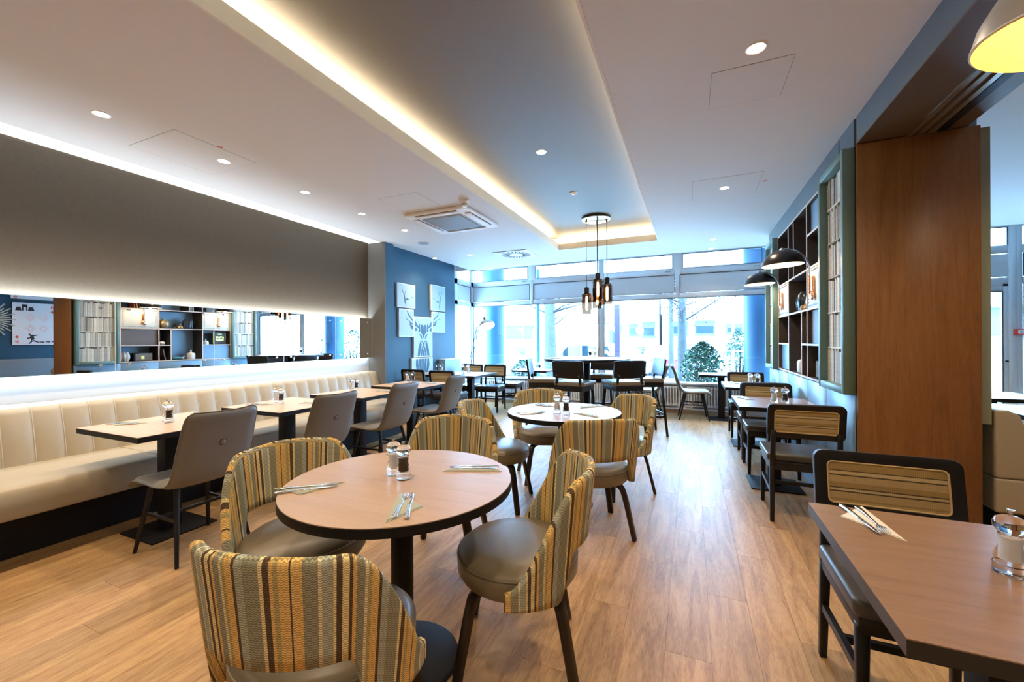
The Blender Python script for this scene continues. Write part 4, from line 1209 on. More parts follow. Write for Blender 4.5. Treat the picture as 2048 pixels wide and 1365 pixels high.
MB().tube([(0,0.03*math.cos(a),0.045+0.035*math.sin(a)) for a in [2*PI*k/16 for k in range(16)]],0.012,8,closed=True).build('loop', M['black_metal'], t, smooth=True)
MB().lathe([(0,0.07),(0.02,0.075),(0.025,0.092),(0.015,0.108),(0,0.112)],14).build('ball', M['black_metal'], t, smooth=True)
MB().lathe([(0,0),(0.035,0),(0.03,0.012),(0,0.015)],14).build('foot', M['black_metal'], t, smooth=True)
pot('gold_pot','small squat gold pot with a thin neck on the shelf','pot',[(0,0),(0.04,0),(0.055,0.03),(0.045,0.06),(0.014,0.072),(0.010,0.10),(0.014,0.105),(0,0.105)],(1.08,5.075,1.608),'bronze')
t = thing('shell_ornament','white sea shell ornament in a small dark shelf cell','ornament',(1.10,4.765,1.28))
MB().lathe([(0,0),(0.045,0.01),(0.055,0.035),(0.04,0.062),(0.015,0.072),(0,0.073)],18,sx=0.8).build('shell_body', M['ceramic'], t, smooth=True)
MB().tube([(0,-0.045,0.012),(0,-0.07,0.02),(0,-0.085,0.012)],[0.02,0.016,0.006],8).build('shell_tip', M['ceramic'], t, smooth=True)
b = thing('tulip_vase','white petal shaped vase on the lowest shelf','vase',(1.10,4.17,0.968))
MB().lathe([(0,0),(0.035,0.0),(0.05,0.03),(0.055,0.09),(0.048,0.15),(0.043,0.15),(0.048,0.09),(0,0.02)],20).build('body', M['ceramic'], b, smooth=True)
for k in range(7):
    a = 2*PI*k/7; ca, sa = math.cos(a), math.sin(a)
    MB().tube([(0.042*ca,0.042*sa,0.01),(0.058*ca,0.058*sa,0.07),(0.054*ca,0.054*sa,0.13),(0.045*ca,0.045*sa,0.178)],[0.012,0.021,0.017,0.005],8).build('petal', M['ceramic'], b, smooth=True)
def bookobj(name, lab, loc, w, h, d, mat, tilt=0.0, cat='book', rz=0.0):
    t = thing(name, lab, cat, loc, rz)
    p = MB(); p.box(-d/2+0.004, d/2, -w/2+0.003, w/2-0.003, 0.003, h-0.003)
    p.build('pages', M['napkin_white'], t, rot=(tilt,0,0))
    c_ = MB(); c_.box(-d/2, d/2+0.002, -w/2, -w/2+0.003, 0, h); c_.box(-d/2, d/2+0.002, w/2-0.003, w/2, 0, h); c_.box(-d/2, -d/2+0.004, -w/2, w/2, 0, h)
    c_.build('cover', mat, t, rot=(tilt,0,0))
    return t
# photo box
t = thing('keepsake_box','dark keepsake box with a landscape print on the lowest shelf','box',(1.14,4.43,0.968))
MB().box(-0.09,0.09,-0.15,0.15,0,0.155).build('box_body', M['black'], t, bevel=0.003)
MB().box(-0.093,-0.0905,-0.12,0.145,0.01,0.148).build('landscape_print', wood('sepia_landscape_print',[(0.05,0.035,0.03),(0.20,0.15,0.11),(0.36,0.28,0.2)],scale=(1,3,14),rough=0.7,bump=0,var=0), t)
MB().box(-0.0945,-0.0925,-0.03,0.02,0.04,0.10).build('emblem', M['gold_print'], t)
bookobj('leaning_book','thin book leaning in the small lower shelf cell',(1.13,4.80,0.972),0.022,0.235,0.17,M['shelf_brown'],R(10))
b = pot('stone_bottle','white stoneware bottle with narrow neck in the tall shelf cell','bottle',[(0,0),(0.07,0),(0.075,0.02),(0.075,0.11),(0.06,0.13),(0.022,0.142),(0.014,0.165),(0.016,0.195),(0.010,0.195),(0,0.19)],(1.12,5.30,0.968),'ceramic')
MB().lathe([(0.0135,0.183),(0.0185,0.186),(0.0185,0.197),(0.0135,0.197)],18,closed=True).build('lip', M['ceramic'], b, smooth=True)
t = thing('fish_ornament','teal and white fish ornament lying in the tall shelf cell','ornament',(1.12,5.03,0.968))
MB().lathe([(0,0),(0.04,0.008),(0.06,0.03),(0.045,0.055),(0,0.066)],20,sx=0.7,sy=1.9).build('fish_body', plain('teal_glaze',(0.04,0.18,0.19),0.3), t, smooth=True)
MB().prism([(0.09,0.03),(0.145,0.075),(0.135,0.03),(0.145,0.002)],-0.006,0.006,ax='x').build('tail', M['ceramic'], t, bevel=0.003)
b = pot('small_bottle','small white bottle with stopper next to the gold lettered book','bottle',[(0,0),(0.05,0),(0.058,0.02),(0.055,0.06),(0.035,0.075),(0.010,0.085),(0.009,0.115),(0.013,0.12),(0,0.12)],(1.10,5.58,1.28),'ceramic')
t = thing('atlas_book','dark book with gold lettering ATLAS on its cover','book',(1.10,5.87,1.28), R(0))
MB().box(-0.015,0.02,-0.13,0.13,0,0.27).build('cover', M['dark_book'], t, bevel=0.002)
MB().box(-0.012,0.018,0.1301,0.135,0.003,0.267).build('page_edge', M['gold_print'], t)
MB().box(-0.012,0.018,-0.1345,-0.1301,0.003,0.267).build('page_edge', M['gold_print'], t)
text_obj('title_lettering','ATLAS',0.062,M['gold_print'],t,0.0005,(-0.0165,0.0,0.155),(PI/2,0,-PI/2),bold=0.0008)
m = MB()
for k, (w_, zz) in enumerate(((0.09,0.10),(0.075,0.08),(0.045,0.225))): m.box(-0.0165,-0.0155,-w_,w_,zz,zz+0.008)
m.build('gold_rule', M['gold_print'], t)
# magazines and pictures in the upper row
for i, (yy, h_, c_) in enumerate(((4.30,0.26,(0.45,0.12,0.08)),(4.345,0.27,(0.55,0.32,0.22)),(4.39,0.25,(0.20,0.12,0.10)),(4.43,0.24,(0.5,0.45,0.38)))):
    bookobj('magazine', ('rust red','orange brown','dark brown','cream')[i] + ' magazine leaning on the shelf above the near lamp', (1.14,yy,1.988), 0.014, h_, 0.2, plain('magazine_cover_%d' % i, c_, 0.5), R(9))
for i, (yy, h_) in enumerate(((5.26,0.25),(5.285,0.27),(5.315,0.255))):
    bookobj('folder', 'pale thin folder standing in the narrow upper cell, %s' % ('left one','middle one','right one')[i], (1.14,yy,1.988), 0.012, h_, 0.2, M['napkin_white'], R(3))
t = thing('framed_photo','small framed photograph standing on the far upper shelf','picture',(1.08,5.66,1.988))
MB().box(-0.008,0.008,-0.09,0.09,0,0.23).build('photo_frame', M['black_wood'], t, bevel=0.002)
MB().box(-0.0095,-0.0078,-0.072,0.072,0.018,0.212).build('photo', plain('faded_photo',(0.35,0.36,0.36),0.5,noise=0.6,nscale=25), t)
t = bookobj('red_box_book','red brown hardback on the far upper shelf behind the framed photograph',(1.20,5.72,1.988),0.05,0.27,0.18,plain('red_brown_cover',(0.30,0.08,0.05),0.5))

# ================================================================== LAMPS
def make_wall_lamp():
    t = thing('wall_lamp','x','lamp')
    MB().prism(rrect(-0.026,0.026,-0.10,0.10,0.02),-0.014,0.0,ax='x').build('bracket_plate', M['copper'], t, bevel=0.003)
    MB().lathe([(0,0.016),(0.030,0.014),(0.042,0.004),(0.042,-0.004),(0,-0.004)],24).build('bracket_disc', M['copper'], t, smooth=True, loc=(-0.014,0,-0.075), rot=(0,-PI/2,0))
    MB().cyl((-0.03,0,-0.06),(-0.03,0,0.11),0.008,n=12).build('bracket_rod', M['copper'], t, smooth=True)
    path = smooth_path([(-0.03,0,0.06),(-0.03,0,0.16),(-0.045,0,0.24),(-0.10,0,0.315),(-0.17,0,0.35),(-0.235,0,0.362)],6)
    MB().tube(path,0.0075,10).build('arm', M['chrome'], t, smooth=True)
    p = [(0.168,0.0),(0.160,0.035),(0.135,0.078),(0.095,0.112),(0.05,0.131),(0.0,0.137)]
    out = MB().lathe([(r,z) for r,z in p],40)
    inn = [(max(r-0.004,0),z-0.004) for r,z in p]
    o = out.build('shade', M['black_metal'], t, smooth=True, loc=(-0.235,0,0.215), rot=(0,R(-2),0))
    MB().lathe([(r,z) for r,z in inn]+[],40).build('shade_lining', M['shade_in'], o, smooth=True)
    MB().lathe([(0.164,-0.001),(0.169,-0.001),(0.169,0.002),(0.164,0.002)],40,closed=True).build('shade_rim', M['black_metal'], o, smooth=True)
    MB().lathe([(0,0.02),(0.02,0.026),(0.03,0.05),(0.024,0.075),(0.014,0.095),(0,0.1)],16).build('bulb', M['lamp_bulb'], o, smooth=True)
    MB().lathe([(0,0.137),(0.018,0.137),(0.018,0.15),(0.010,0.156),(0,0.156)],16).build('cap', M['chrome'], o, smooth=True)
    light('lamp_light','POINT',(0,0,0.012),3.5,WARM,o,shadow_soft_size=0.03)
    return t
wlp = make_wall_lamp(); used = []
put(wlp, used, (0.999,4.42,1.785), 0, 'black dome wall lamp on curved chrome arm, nearer of the two', 'black dome wall lamps')
put(wlp, used, (0.999,5.80,1.785), 0, 'black dome wall lamp on curved chrome arm, farther of the two', 'black dome wall lamps')
# big lamp cropped by the top right corner
t = thing('arc_lamp','large pale shaded lamp with golden inside cut off by the top right corner','lamp',(1.18,1.30,0))
p = [(0.185,0.0),(0.178,0.05),(0.155,0.105),(0.115,0.15),(0.06,0.178),(0.0,0.185)]
o = MB().lathe(p,44).build('shade', plain('grey_white_shade',(0.42,0.40,0.37),0.35), t, smooth=True, loc=(-0.34,0.10,2.035), rot=(R(4),R(6),0))
MB().lathe([(max(r-0.004,0),z-0.004) for r,z in p],44).build('shade_lining', M['shade_yellow'], o, smooth=True)
MB().lathe([(0.181,-0.001),(0.186,-0.001),(0.186,0.002),(0.181,0.002)],44,closed=True).build('shade_rim', M['white_plastic'], o, smooth=True)
MB().lathe([(0,0.08),(0.025,0.088),(0.035,0.11),(0.025,0.14),(0,0.155)],18).build('bulb', emit('dim_golden_bulb',(1.0,0.80,0.38),4.0), o, smooth=True)
light('lamp_light','POINT',(0,0,0.045),3.0,WARMER,o,shadow_soft_size=0.04)
MB().tube(smooth_path([(0,0,0.02),(0,0,1.6),(0,0,2.05),(-0.06,0.02,2.22),(-0.18,0.05,2.28),(-0.33,0.10,2.225)],6),0.011,10).build('pole', M['black_metal'], t, smooth=True)
MB().lathe([(0,0),(0.14,0),(0.14,0.012),(0.03,0.025),(0,0.025)],28).build('base', M['black_metal'], t, smooth=True)

# pendant cluster
t = thing('pendant_cluster','cluster of four smoked glass pendant lamps hanging over the bar table','pendant lamp',(-1.20,5.66,3.02))
MB().lathe([(0,-0.035),(0.185,-0.035),(0.195,-0.03),(0.195,0.0),(0,0)],44).build('canopy', M['chrome'], t, smooth=True)
MB().lathe([(0.1955,-0.001),(0.199,-0.001),(0.199,-0.027),(0.1955,-0.027)],44,closed=True).build('canopy_band', M['black_metal'], t, smooth=True)
for dx, dy, zb, in ((-0.125,-0.05,1.685),(0.04,-0.10,1.865),(0.135,0.06,1.82),(-0.015,0.13,1.775)):
    zt = zb+0.30
    gl = MB().lathe([(0.066,0.0),(0.069,0.0),(0.070,0.02),(0.070,0.262),(0.060,0.285),(0.034,0.292),(0.034,0.289),(0.058,0.282),(0.067,0.26),(0.067,0.02)],32,closed=True)
    g = gl.build('glass_shade', M['smoke_glass'], t, smooth=True, loc=(dx,dy,zb-3.02))
    MB().lathe([(0,0.275),(0.032,0.275),(0.034,0.30),(0.034,0.362),(0.028,0.37),(0,0.37)],20).build('socket', M['black_metal'], g, smooth=True)
    MB().lathe([(0,0.05),(0.012,0.055),(0.016,0.08),(0.016,0.21),(0.012,0.245),(0,0.25)],16).build('bulb', M['bulb'], g, smooth=True)
    MB().cyl((0,0,0.37),(0,0,2.985-zb),0.0035,n=8).build('cable', M['cable'], g, smooth=True)
    MB().cyl((0,0,2.955-zb),(0,0,2.99-zb),0.012,n=12).build('cable_grip', M['black_metal'], g, smooth=True)
light('pendant_light','POINT',(0.01,0.0,-1.45),7,WARM,t,shadow_soft_size=0.10)

# floor lamp in the corner
t = thing('floor_lamp','slim floor lamp with tilted metal bowl shade in the window corner','lamp',(-4.20,7.32,0))
MB().lathe([(0,0),(0.13,0),(0.13,0.01),(0.02,0.02),(0,0.02)],28).build('base', M['black_metal'], t, smooth=True)
MB().tube([(-0.015,0,0.015),(0.02,0,0.8),(0.20,0,1.52),(0.31,0,1.77)],0.006,8).build('pole', M['black_metal'], t, smooth=True)
MB().tube([(0.03,0.02,0.015),(0.05,0.02,0.8),(0.22,0.02,1.48),(0.33,0,1.74)],0.006,8).build('support_rod', M['black_metal'], t, smooth=True)
p = [(0.17,0.0),(0.16,0.04),(0.125,0.09),(0.07,0.125),(0.03,0.135),(0.0,0.137)]
o = MB().lathe(p,36).build('shade', plain('brushed_brass_grey',(0.42,0.38,0.32),0.3,metal=0.6), t, smooth=True, loc=(0.44,0,1.615), rot=(R(-14),R(-24),0))
MB().lathe([(max(r-0.004,0),z-0.004) for r,z in p],36).build('shade_lining', M['shade_in'], o, smooth=True)
MB().cyl((0,0,0.13),(0,0,0.20),0.024,n=16).build('socket', M['black_metal'], o, smooth=True)
MB().lathe([(0,0.0),(0.03,0.012),(0.042,0.045),(0.03,0.08),(0,0.1)],18).build('bulb', M['lamp_bulb'], o, smooth=True)
light('lamp_light','POINT',(0,0,-0.01),4,WARM,o,shadow_soft_size=0.05)

# ================================================================== DEER PICTURES
AX = -4.53
def canvas(lab, y0, y1, z0, z1, polys):
    t = thing('canvas_print', lab, 'picture', (AX+0.02, (y0+y1)/2, (z0+z1)/2), group='deer picture set on canvases')
    a, b = (y1-y0)/2, (z1-z0)/2
    MB().box(-0.02, 0.018, -a, a, -b, b).build('canvas_block', M['canvas_edge'], t, bevel=0.002)
    MB().box(0.018, 0.0186, -a+0.014, a-0.014, -b+0.014, b-0.014).build('printed_face', M['canvas'], t)
    if polys:
        m = MB()
        for pl in polys:
            m.prism([(q[0]*a, q[1]*b) for q in pl], 0.0186, 0.0191, ax='x')
        m.build('deer_print', M['deer'], t)
antL = [[(-0.50,0.62),(-0.42,0.40),(-0.25,0.05),(-0.32,0.10),(-0.47,0.38)],[(0.02,0.58),(-0.12,0.30),(-0.24,0.06),(-0.22,0.20),(-0.10,0.42)],[(-0.30,0.10),(-0.20,0.08),(-0.14,-0.30),(-0.06,-0.90),(-0.13,-0.74),(-0.24,-0.50)],[(-0.16,-0.28),(0.10,-0.36),(0.40,-0.26),(0.20,-0.24),(0.02,-0.20)],[(0.50,-0.16),(0.66,0.0),(0.70,-0.12),(0.60,-0.10)]]
antR = [[(-q[0], q[1]) for q in reversed(pl)] for pl in antL]
canvas('upper left canvas with the tip of a deer antler', 5.50, 5.985, 1.903, 2.313, antL)
canvas('upper right canvas with the tip of a deer antler', 6.47, 6.955, 1.91, 2.40, antR)
hornL = [[(-0.02,0.95),(0.16,0.60),(0.90,0.10),(0.90,0.22),(0.30,0.66)],[(-0.1,0.45),(0.10,0.24),(0.30,0.12),(0.0,0.22)],[(0.25,0.28),(0.60,0.05),(0.92,-0.02),(0.92,-0.12),(0.52,-0.06)],[(0.32,0.05),(0.70,-0.14),(0.92,-0.20),(0.92,-0.45),(0.60,-0.40)]]
hornR = [[(-q[0], q[1]) for q in reversed(pl)] for pl in hornL]
canvas('middle left canvas with deer antlers reaching inwards', 5.545, 5.940, 1.403, 1.880, hornL)
canvas('middle right canvas with deer antlers reaching inwards', 6.51, 6.945, 1.493, 1.885, hornR)
head = [[(-0.90,0.82),(-0.55,0.52),(-0.45,0.40),(-0.90,0.55)],[(0.90,0.82),(0.90,0.55),(0.45,0.40),(0.55,0.52)],[(-0.90,0.48),(-0.60,0.36),(-0.75,0.30),(-0.90,0.28)],[(0.90,0.48),(0.90,0.28),(0.75,0.30),(0.60,0.36)],
        [(-0.50,0.70),(-0.38,0.62),(-0.34,0.28),(-0.52,0.22)],[(0.50,0.70),(0.52,0.22),(0.34,0.28),(0.38,0.62)],[(-0.30,0.60),(-0.06,0.62),(-0.14,0.12),(-0.28,0.20)],[(0.30,0.60),(0.28,0.20),(0.14,0.12),(0.06,0.62)],
        [(-0.03,0.56),(0.03,0.56),(0.16,0.16),(0.0,-0.08),(-0.16,0.16)],[(-0.48,0.16),(-0.22,0.10),(-0.12,-0.12),(-0.26,-0.06)],[(0.48,0.16),(0.26,-0.06),(0.12,-0.12),(0.22,0.10)],
        [(-0.30,-0.14),(-0.08,-0.20),(-0.16,-0.30)],[(0.30,-0.14),(0.16,-0.30),(0.08,-0.20)],[(-0.14,-0.34),(0.0,-0.24),(0.14,-0.34),(0.0,-0.42)],[(-0.12,-0.42),(0.12,-0.42),(0.0,-0.56)],
        [(-0.36,-0.20),(-0.20,-0.36),(-0.42,-0.94),(-0.64,-0.94),(-0.58,-0.60)],[(0.36,-0.20),(0.58,-0.60),(0.64,-0.94),(0.42,-0.94),(0.20,-0.36)],[(-0.16,-0.44),(-0.04,-0.58),(-0.20,-0.94),(-0.36,-0.94)],[(0.16,-0.44),(0.36,-0.94),(0.20,-0.94),(0.04,-0.58)],[(-0.02,-0.60),(0.02,-0.60),(0.15,-0.94),(-0.15,-0.94)]]
canvas('large centre canvas with geometric deer head', 5.945, 6.505, 1.035, 1.768, head)
chest = [[(-0.40,0.94),(-0.20,0.94),(-0.12,0.10),(-0.26,-0.30)],[(0.40,0.94),(0.26,-0.30),(0.12,0.10),(0.20,0.94)],[(-0.16,0.94),(-0.02,0.94),(-0.02,-0.80),(-0.10,-0.20)],[(0.02,0.94),(0.16,0.94),(0.10,-0.20),(0.02,-0.80)],[(-0.62,0.94),(-0.46,0.94),(-0.30,-0.30),(-0.55,0.10),(-0.66,0.50)],[(0.62,0.94),(0.66,0.50),(0.55,0.10),(0.30,-0.30),(0.46,0.94)],[(-0.36,-0.34),(-0.14,-0.30),(-0.04,-0.86),(-0.22,-0.66)],[(0.36,-0.34),(0.22,-0.66),(0.04,-0.86),(0.14,-0.30)]]
canvas('lowest canvas with the deer chest behind the tables', 5.885, 6.51, 0.50, 1.022, chest)
# low cabinet in the corner
t = thing('corner_cabinet','low blue grey cabinet in the corner beside the deer pictures','cabinet',(-4.453,7.05,0))
MB().box(-0.075,0.075,-0.29,0.29,0.05,0.955).build('cabinet_body', M['blue_panel'], t, bevel=0.003)
MB().box(-0.076,0.08,-0.295,0.295,0.955,0.975).build('cabinet_top', M['facade_panel'], t, bevel=0.003)
MB().box(-0.07,0.07,-0.28,0.28,0.0,0.05).build('cabinet_plinth', M['black'], t)

# ================================================================== NEXT ROOM
t = thing('corner_bench','cream leather bench end seen past the oak partition','bench',(1.70,4.42,0))
MB().box(0.0,0.62,-1.0,1.0,0,0.27).build('plinth', M['black'], t)
MB().box(-0.03,0.68,-1.0,1.0,0.27,0.48).build('seat_cushion', M['beige_leather'], t, bevel=0.02, seg=3)
m = MB(); m.prism([(-0.03,0.482),(0.20,0.482),(0.08,0.86),(0.03,0.89),(-0.03,0.89)],-1.0,1.0,ax='y'); m.build('back_cushion', M['beige_leather'], t, bevel=0.015, seg=3)
white_top = plain('white_laminate',(0.70,0.72,0.74),0.3)
square_table('side_room_table','white topped table in the next room, nearer of two',0.70,0.70,(2.60,4.62,0),white_top,0,'white tables in the next room')
square_table('side_room_table','white topped table in the next room, farther of two',0.70,0.70,(2.75,5.75,0),white_top,0,'white tables in the next room')
def lounge_chair(lab, loc, rz):
    t = thing('blue_chair', lab, 'chair', loc, rz, 'blue chairs in the next room')
    MB().prism(rrect(-0.25,0.25,-0.24,0.25,0.08),0.40,0.48).build('seat', M['blue_fabric'], t, bevel=0.025, seg=3)
    rows=[]
    for i in range(9):
        a = R(-70+140*i/8)
        x_, y_ = 0.27*math.sin(a), -0.27*math.cos(a)
        rows.append([(x_*0.9,y_*0.9,0.46),(x_*1.05,y_*1.05,0.46),(x_*1.15,y_*1.15,0.80),(x_,y_,0.80)])
    m = MB(); m.grid(rows, closed_v=True); m.f.append((0,1,2,3)); m.f.append((35,34,33,32)); m.build('backrest', M['blue_fabric'], t, bevel=0.015, seg=3)
    for sx in (-1,1):
        MB().tube(smooth_path([(sx*0.18,0.18,0.40),(sx*0.23,0.22,0.36),(sx*0.25,0.25,0.0)],4),0.011,8).build('leg', M['black_metal'], t, smooth=True)
        MB().tube(smooth_path([(sx*0.18,-0.18,0.40),(sx*0.23,-0.22,0.36),(sx*0.25,-0.25,0.0)],4),0.011,8).build('leg', M['black_metal'], t, smooth=True)
lounge_chair('blue upholstered chair at the right edge in the next room', (2.75,4.05,0), R(0))
lounge_chair('blue upholstered chair by the poster wall, seen only in the mirror', (3.75,2.75,0), R(-90))
t = thing('grey_sofa','grey sofa under the poster, seen in the mirror','sofa',(4.5,3.95,0))
MB().box(-0.42,0.40,-0.55,0.75,0.12,0.44).build('seat_base', M['grey_fabric'], t, bevel=0.03, seg=3)
MB().box(0.20,0.44,-0.55,0.75,0.44,0.98).build('back_cushion', M['grey_fabric'], t, bevel=0.04, seg=3)
MB().box(-0.42,0.40,-0.70,-0.55,0.12,0.66).build('armrest', M['grey_fabric'], t, bevel=0.03, seg=3)
for sx in (-0.36,0.36):
    for sy in (-0.62,0.68): MB().cyl((sx,sy,0),(sx,sy,0.13),0.018,n=10).build('leg', M['black'], t)
# posters on the far wall (x = 5.0)
PX = 4.985
def poster(lab, y0, y1, z0, z1, full):
    t = thing('wall_poster', lab, 'poster', (PX,(y0+y1)/2,(z0+z1)/2), group='playing card posters')
    a, b = (y1-y0)/2, (z1-z0)/2
    MB().box(-0.004,0.014,-a-0.008,a+0.008,-b-0.008,b+0.008).build('poster_frame', M['black_wood'], t, bevel=0.002)
    MB().box(-0.006,-0.004,-a,a,-b,b).build('poster_sheet', M['poster'], t)
    def P_(name, polys, mat):
        m = MB()
        for pl in polys: m.prism([(q[0]*a, q[1]*b) for q in pl], -0.0068, -0.006, ax='x')
        m.build(name, mat, t)
    dia = lambda cy, cz, r_: [(cy-r_,cz),(cy,cz+r_*0.78),(cy+r_,cz),(cy,cz-r_*0.78)]
    rings = []
    for cy in (-0.22,0.38):
        for cz in (0.30,-0.22):
            for r0, r1 in ((0.24,0.20),(0.15,0.10)):
                o_, i_ = dia(cy,cz,r0), dia(cy,cz,r1)
                for k in range(4):
                    k2 = (k+1)%4; rings.append([o_[k],o_[k2],i_[k2],i_[k]])
    P_('diamond_pattern', rings, M['print_pink'])
    P_('red_diamond', [dia(0.80,0.60,0.09), dia(-0.80,-0.62,0.09)], M['print_red'])
    if full:
        P_('gate_silhouette', [[(-0.88,0.62),(-0.60,0.62),(-0.64,0.80),(-0.80,0.80)],[(-0.58,0.62),(-0.52,0.62),(-0.52,0.86),(-0.58,0.90)],[(-0.40,0.62),(-0.34,0.62),(-0.34,0.90),(-0.40,0.86)],[(-0.58,0.80),(-0.34,0.80),(-0.34,0.92),(-0.58,0.92)],[(-0.32,0.62),(-0.02,0.62),(-0.10,0.80),(-0.28,0.80)]], M['print_black'])
        P_('running_figure', [[(-0.24,-0.55),(-0.12,-0.50),(-0.02,-0.72),(-0.18,-0.80)],[(-0.30,-0.48),(-0.22,-0.46),(-0.20,-0.54),(-0.29,-0.56)],[(-0.10,-0.54),(0.10,-0.50),(0.12,-0.54),(-0.08,-0.60)],[(-0.18,-0.62),(-0.36,-0.66),(-0.38,-0.72),(-0.18,-0.68)],[(-0.08,-0.76),(0.16,-0.86),(0.14,-0.90),(-0.12,-0.82)],[(-0.16,-0.78),(-0.30,-0.94),(-0.26,-0.96),(-0.10,-0.82)],[(0.18,-0.84),(0.42,-0.84),(0.42,-0.90),(0.18,-0.88)],[(0.48,-0.83),(0.68,-0.83),(0.68,-0.89),(0.48,-0.87)],[(0.74,-0.82),(0.94,-0.80),(0.94,-0.88),(0.74,-0.87)]], M['print_black'])
    text_obj('corner_numeral','4',0.13,M['print_red'],t,0.0004,(-0.0066,0.80*a,0.82*b),(PI/2,0,-PI/2))
    text_obj('corner_numeral','4',0.13,M['print_red'],t,0.0004,(-0.0066,-0.80*a,-0.84*b),(PI/2,PI,-PI/2))
poster('white playing card poster with black gate and running figure, seen in mirror', 3.86, 4.55, 1.29, 2.24, True)
poster('pale playing card poster hung above the gate poster, seen in mirror', 3.84, 4.50, 2.32, 2.76, False)
t = thing('sunburst_decor','pale sunburst wall ornament seen at the mirror edge','wall ornament',(4.985,3.50,1.85))
m = MB()
for k in range(40):
    a = 2*PI*k/40; L_ = 0.34 if k%2 else 0.42
    MB_ = m.bar((-0.01,0.07*math.cos(a),0.07*math.sin(a)),(-0.012,L_*math.cos(a),L_*math.sin(a)),0.006,0.012,0.004,0.026)
m.build('rays', plain('champagne_metal',(0.62,0.58,0.45),0.35,metal=0.5), t)['kind'] = 'stuff'
MB().lathe([(0,0.02),(0.08,0.015),(0.09,0),(0,0)],28).build('centre_disc', M['mirror'], t, smooth=True, rot=(0,-PI/2,0))
# fire alarm call point on the facade post
t = thing('fire_alarm','red fire alarm call point beside the glazed door','fire alarm',(4.235,FY-0.04,1.41))
MB().box(-0.065,0.065,-0.03,0.0,-0.04,0.04).build('housing', M['red'], t, bevel=0.005)
MB().box(-0.03,0.03,-0.033,-0.029,-0.026,0.026).build('white_plate', M['white_plastic'], t, bevel=0.001)
MB().lathe([(0,0.003),(0.009,0.003),(0.009,-0.002),(0,-0.002)],14).build('button', M['black_metal'], t, loc=(0,-0.033,0), rot=(PI/2,0,0))
m = MB()
for sx in (-1,1): m.prism([(sx*0.056,-0.006),(sx*0.040,0.0),(sx*0.056,0.006)],-0.0312,-0.03,ax='y')
m.build('arrow_marks', M['white_plastic'], t)

# ================================================================== OUTSIDE
GZ = -0.15
struct(MB().box(-45,45,8.3,14.2,GZ-0.1,GZ).build('trim_7', M['paving']))
struct(MB().box(-45,45,14.2,21.0,GZ-0.22,GZ-0.10).build('trim_8', M['asphalt']))
struct(MB().box(-45,45,21.0,60.0,GZ-0.1,GZ).build('trim_9', M['paving']))
# canopy over the pavement and its columns
cp = struct(MB().box(-12,12,8.30,11.3,3.10,3.35).build('trim_10', M['white_paint']))
MB().box(-12,12,11.22,11.32,3.02,3.12).build('canopy_edge', M['grey_plastic'], cp)
for x, l in ((-4.57,'round sky blue column outside the left window corner'),(1.22,'round sky blue column outside at the right end of the window')):
    t = thing('street_column', l, 'column', (x, 9.25, GZ), group='round blue columns')
    MB().lathe([(0,0),(0.275,0),(0.275,3.25),(0,3.25)],40).build('shaft', M['column'], t, smooth=True)
    MB().lathe([(0.275,0.02),(0.285,0.02),(0.285,0.16),(0.275,0.16)],40,closed=True).build('base_ring', M['column'], t, smooth=True)
t = thing('steel_post','slim blue steel post outside the left window','post',(-3.49,9.6,GZ))
MB().cyl((0,0,0),(0,0,3.25),0.045,n=18).build('shaft', plain('deep_blue_paint',(0.03,0.13,0.27),0.4), t, smooth=True)
MB().lathe([(0,0),(0.09,0),(0.09,0.015),(0,0.015)],20).build('foot_plate', M['grey_plastic'], t, smooth=True)
t = thing('banner_stele','tall violet banner pillar standing on the pavement','pillar',(-2.12,13.0,GZ))
MB().box(-0.085,0.085,-0.06,0.06,0.05,2.58).build('banner_body', M['purple'], t, bevel=0.01)
MB().box(-0.15,0.15,-0.12,0.12,0,0.05).build('foot', M['grey_plastic'], t)
# houses across the street
def house(name, lab, x0, x1, y, hgt, mat, wins, garage):
    t = thing(name, lab, 'building', ((x0+x1)/2, y, GZ))
    hw = (x1-x0)/2
    MB().box(-hw,hw,0,8,0,hgt).build('wall', mat, t)
    for (a, b, c_, d_) in wins:
        f = MB().box(a-0.08,b+0.08,-0.05,0.02,c_-0.08,d_+0.08).build('window_surround', M['blind'], t)
        MB().box(a,b,-0.06,-0.04,c_,d_).build('window_pane', M['house_glass'], f)
        MB().box(a,b,-0.075,-0.055,d_-(d_-c_)*0.35,d_).build('roller_blind', M['blind'], f)
        MB().box(a-0.15,b+0.15,-0.16,0,c_-0.16,c_-0.09).build('window_sill', M['blind'], f)
    for (a, b, d_) in garage:
        g = MB().box(a,b,-0.03,0.02,0,d_).build('garage_door', M['blind'], t)
        for k in range(4): MB().box(a,b,-0.045,-0.028,d_*k/4+0.02,d_*(k+1)/4-0.03).build('door_slat', M['facade'], g)
    for zz in (2.95,):
        MB().box(-hw,hw,-0.9,0,zz,zz+0.16).build('balcony_slab', mat, t)
        MB().box(-hw,hw,-0.9,-0.84,zz+0.16,zz+0.95).build('balcony_front', mat, t)
    return t
house('town_house','white town house with balconies opposite the left window',-15.5,-8.6,26.0,4.6,M['render'],[(0.3,1.3,1.75,2.45),(1.6,2.2,1.75,2.45),(2.6,3.2,1.75,2.45),(-0.8,-0.2,1.75,2.45),(-2.4,-1.4,1.75,2.45),(0.4,1.6,0.35,0.95)],[(2.0,3.2,1.2),(-1.4,-0.1,1.2)])
house('town_house','cream town house opposite the middle of the window',-8.4,-1.8,26.4,4.6,M['render2'],[(-2.9,-2.5,1.95,2.4),(-2.2,-1.8,1.95,2.4),(-0.9,0.2,1.75,2.5),(1.6,2.0,1.85,2.4),(2.4,3.0,1.75,2.5),(0.6,1.0,1.95,2.4)],[(1.2,2.9,1.25),(-1.2,0.4,1.25)])
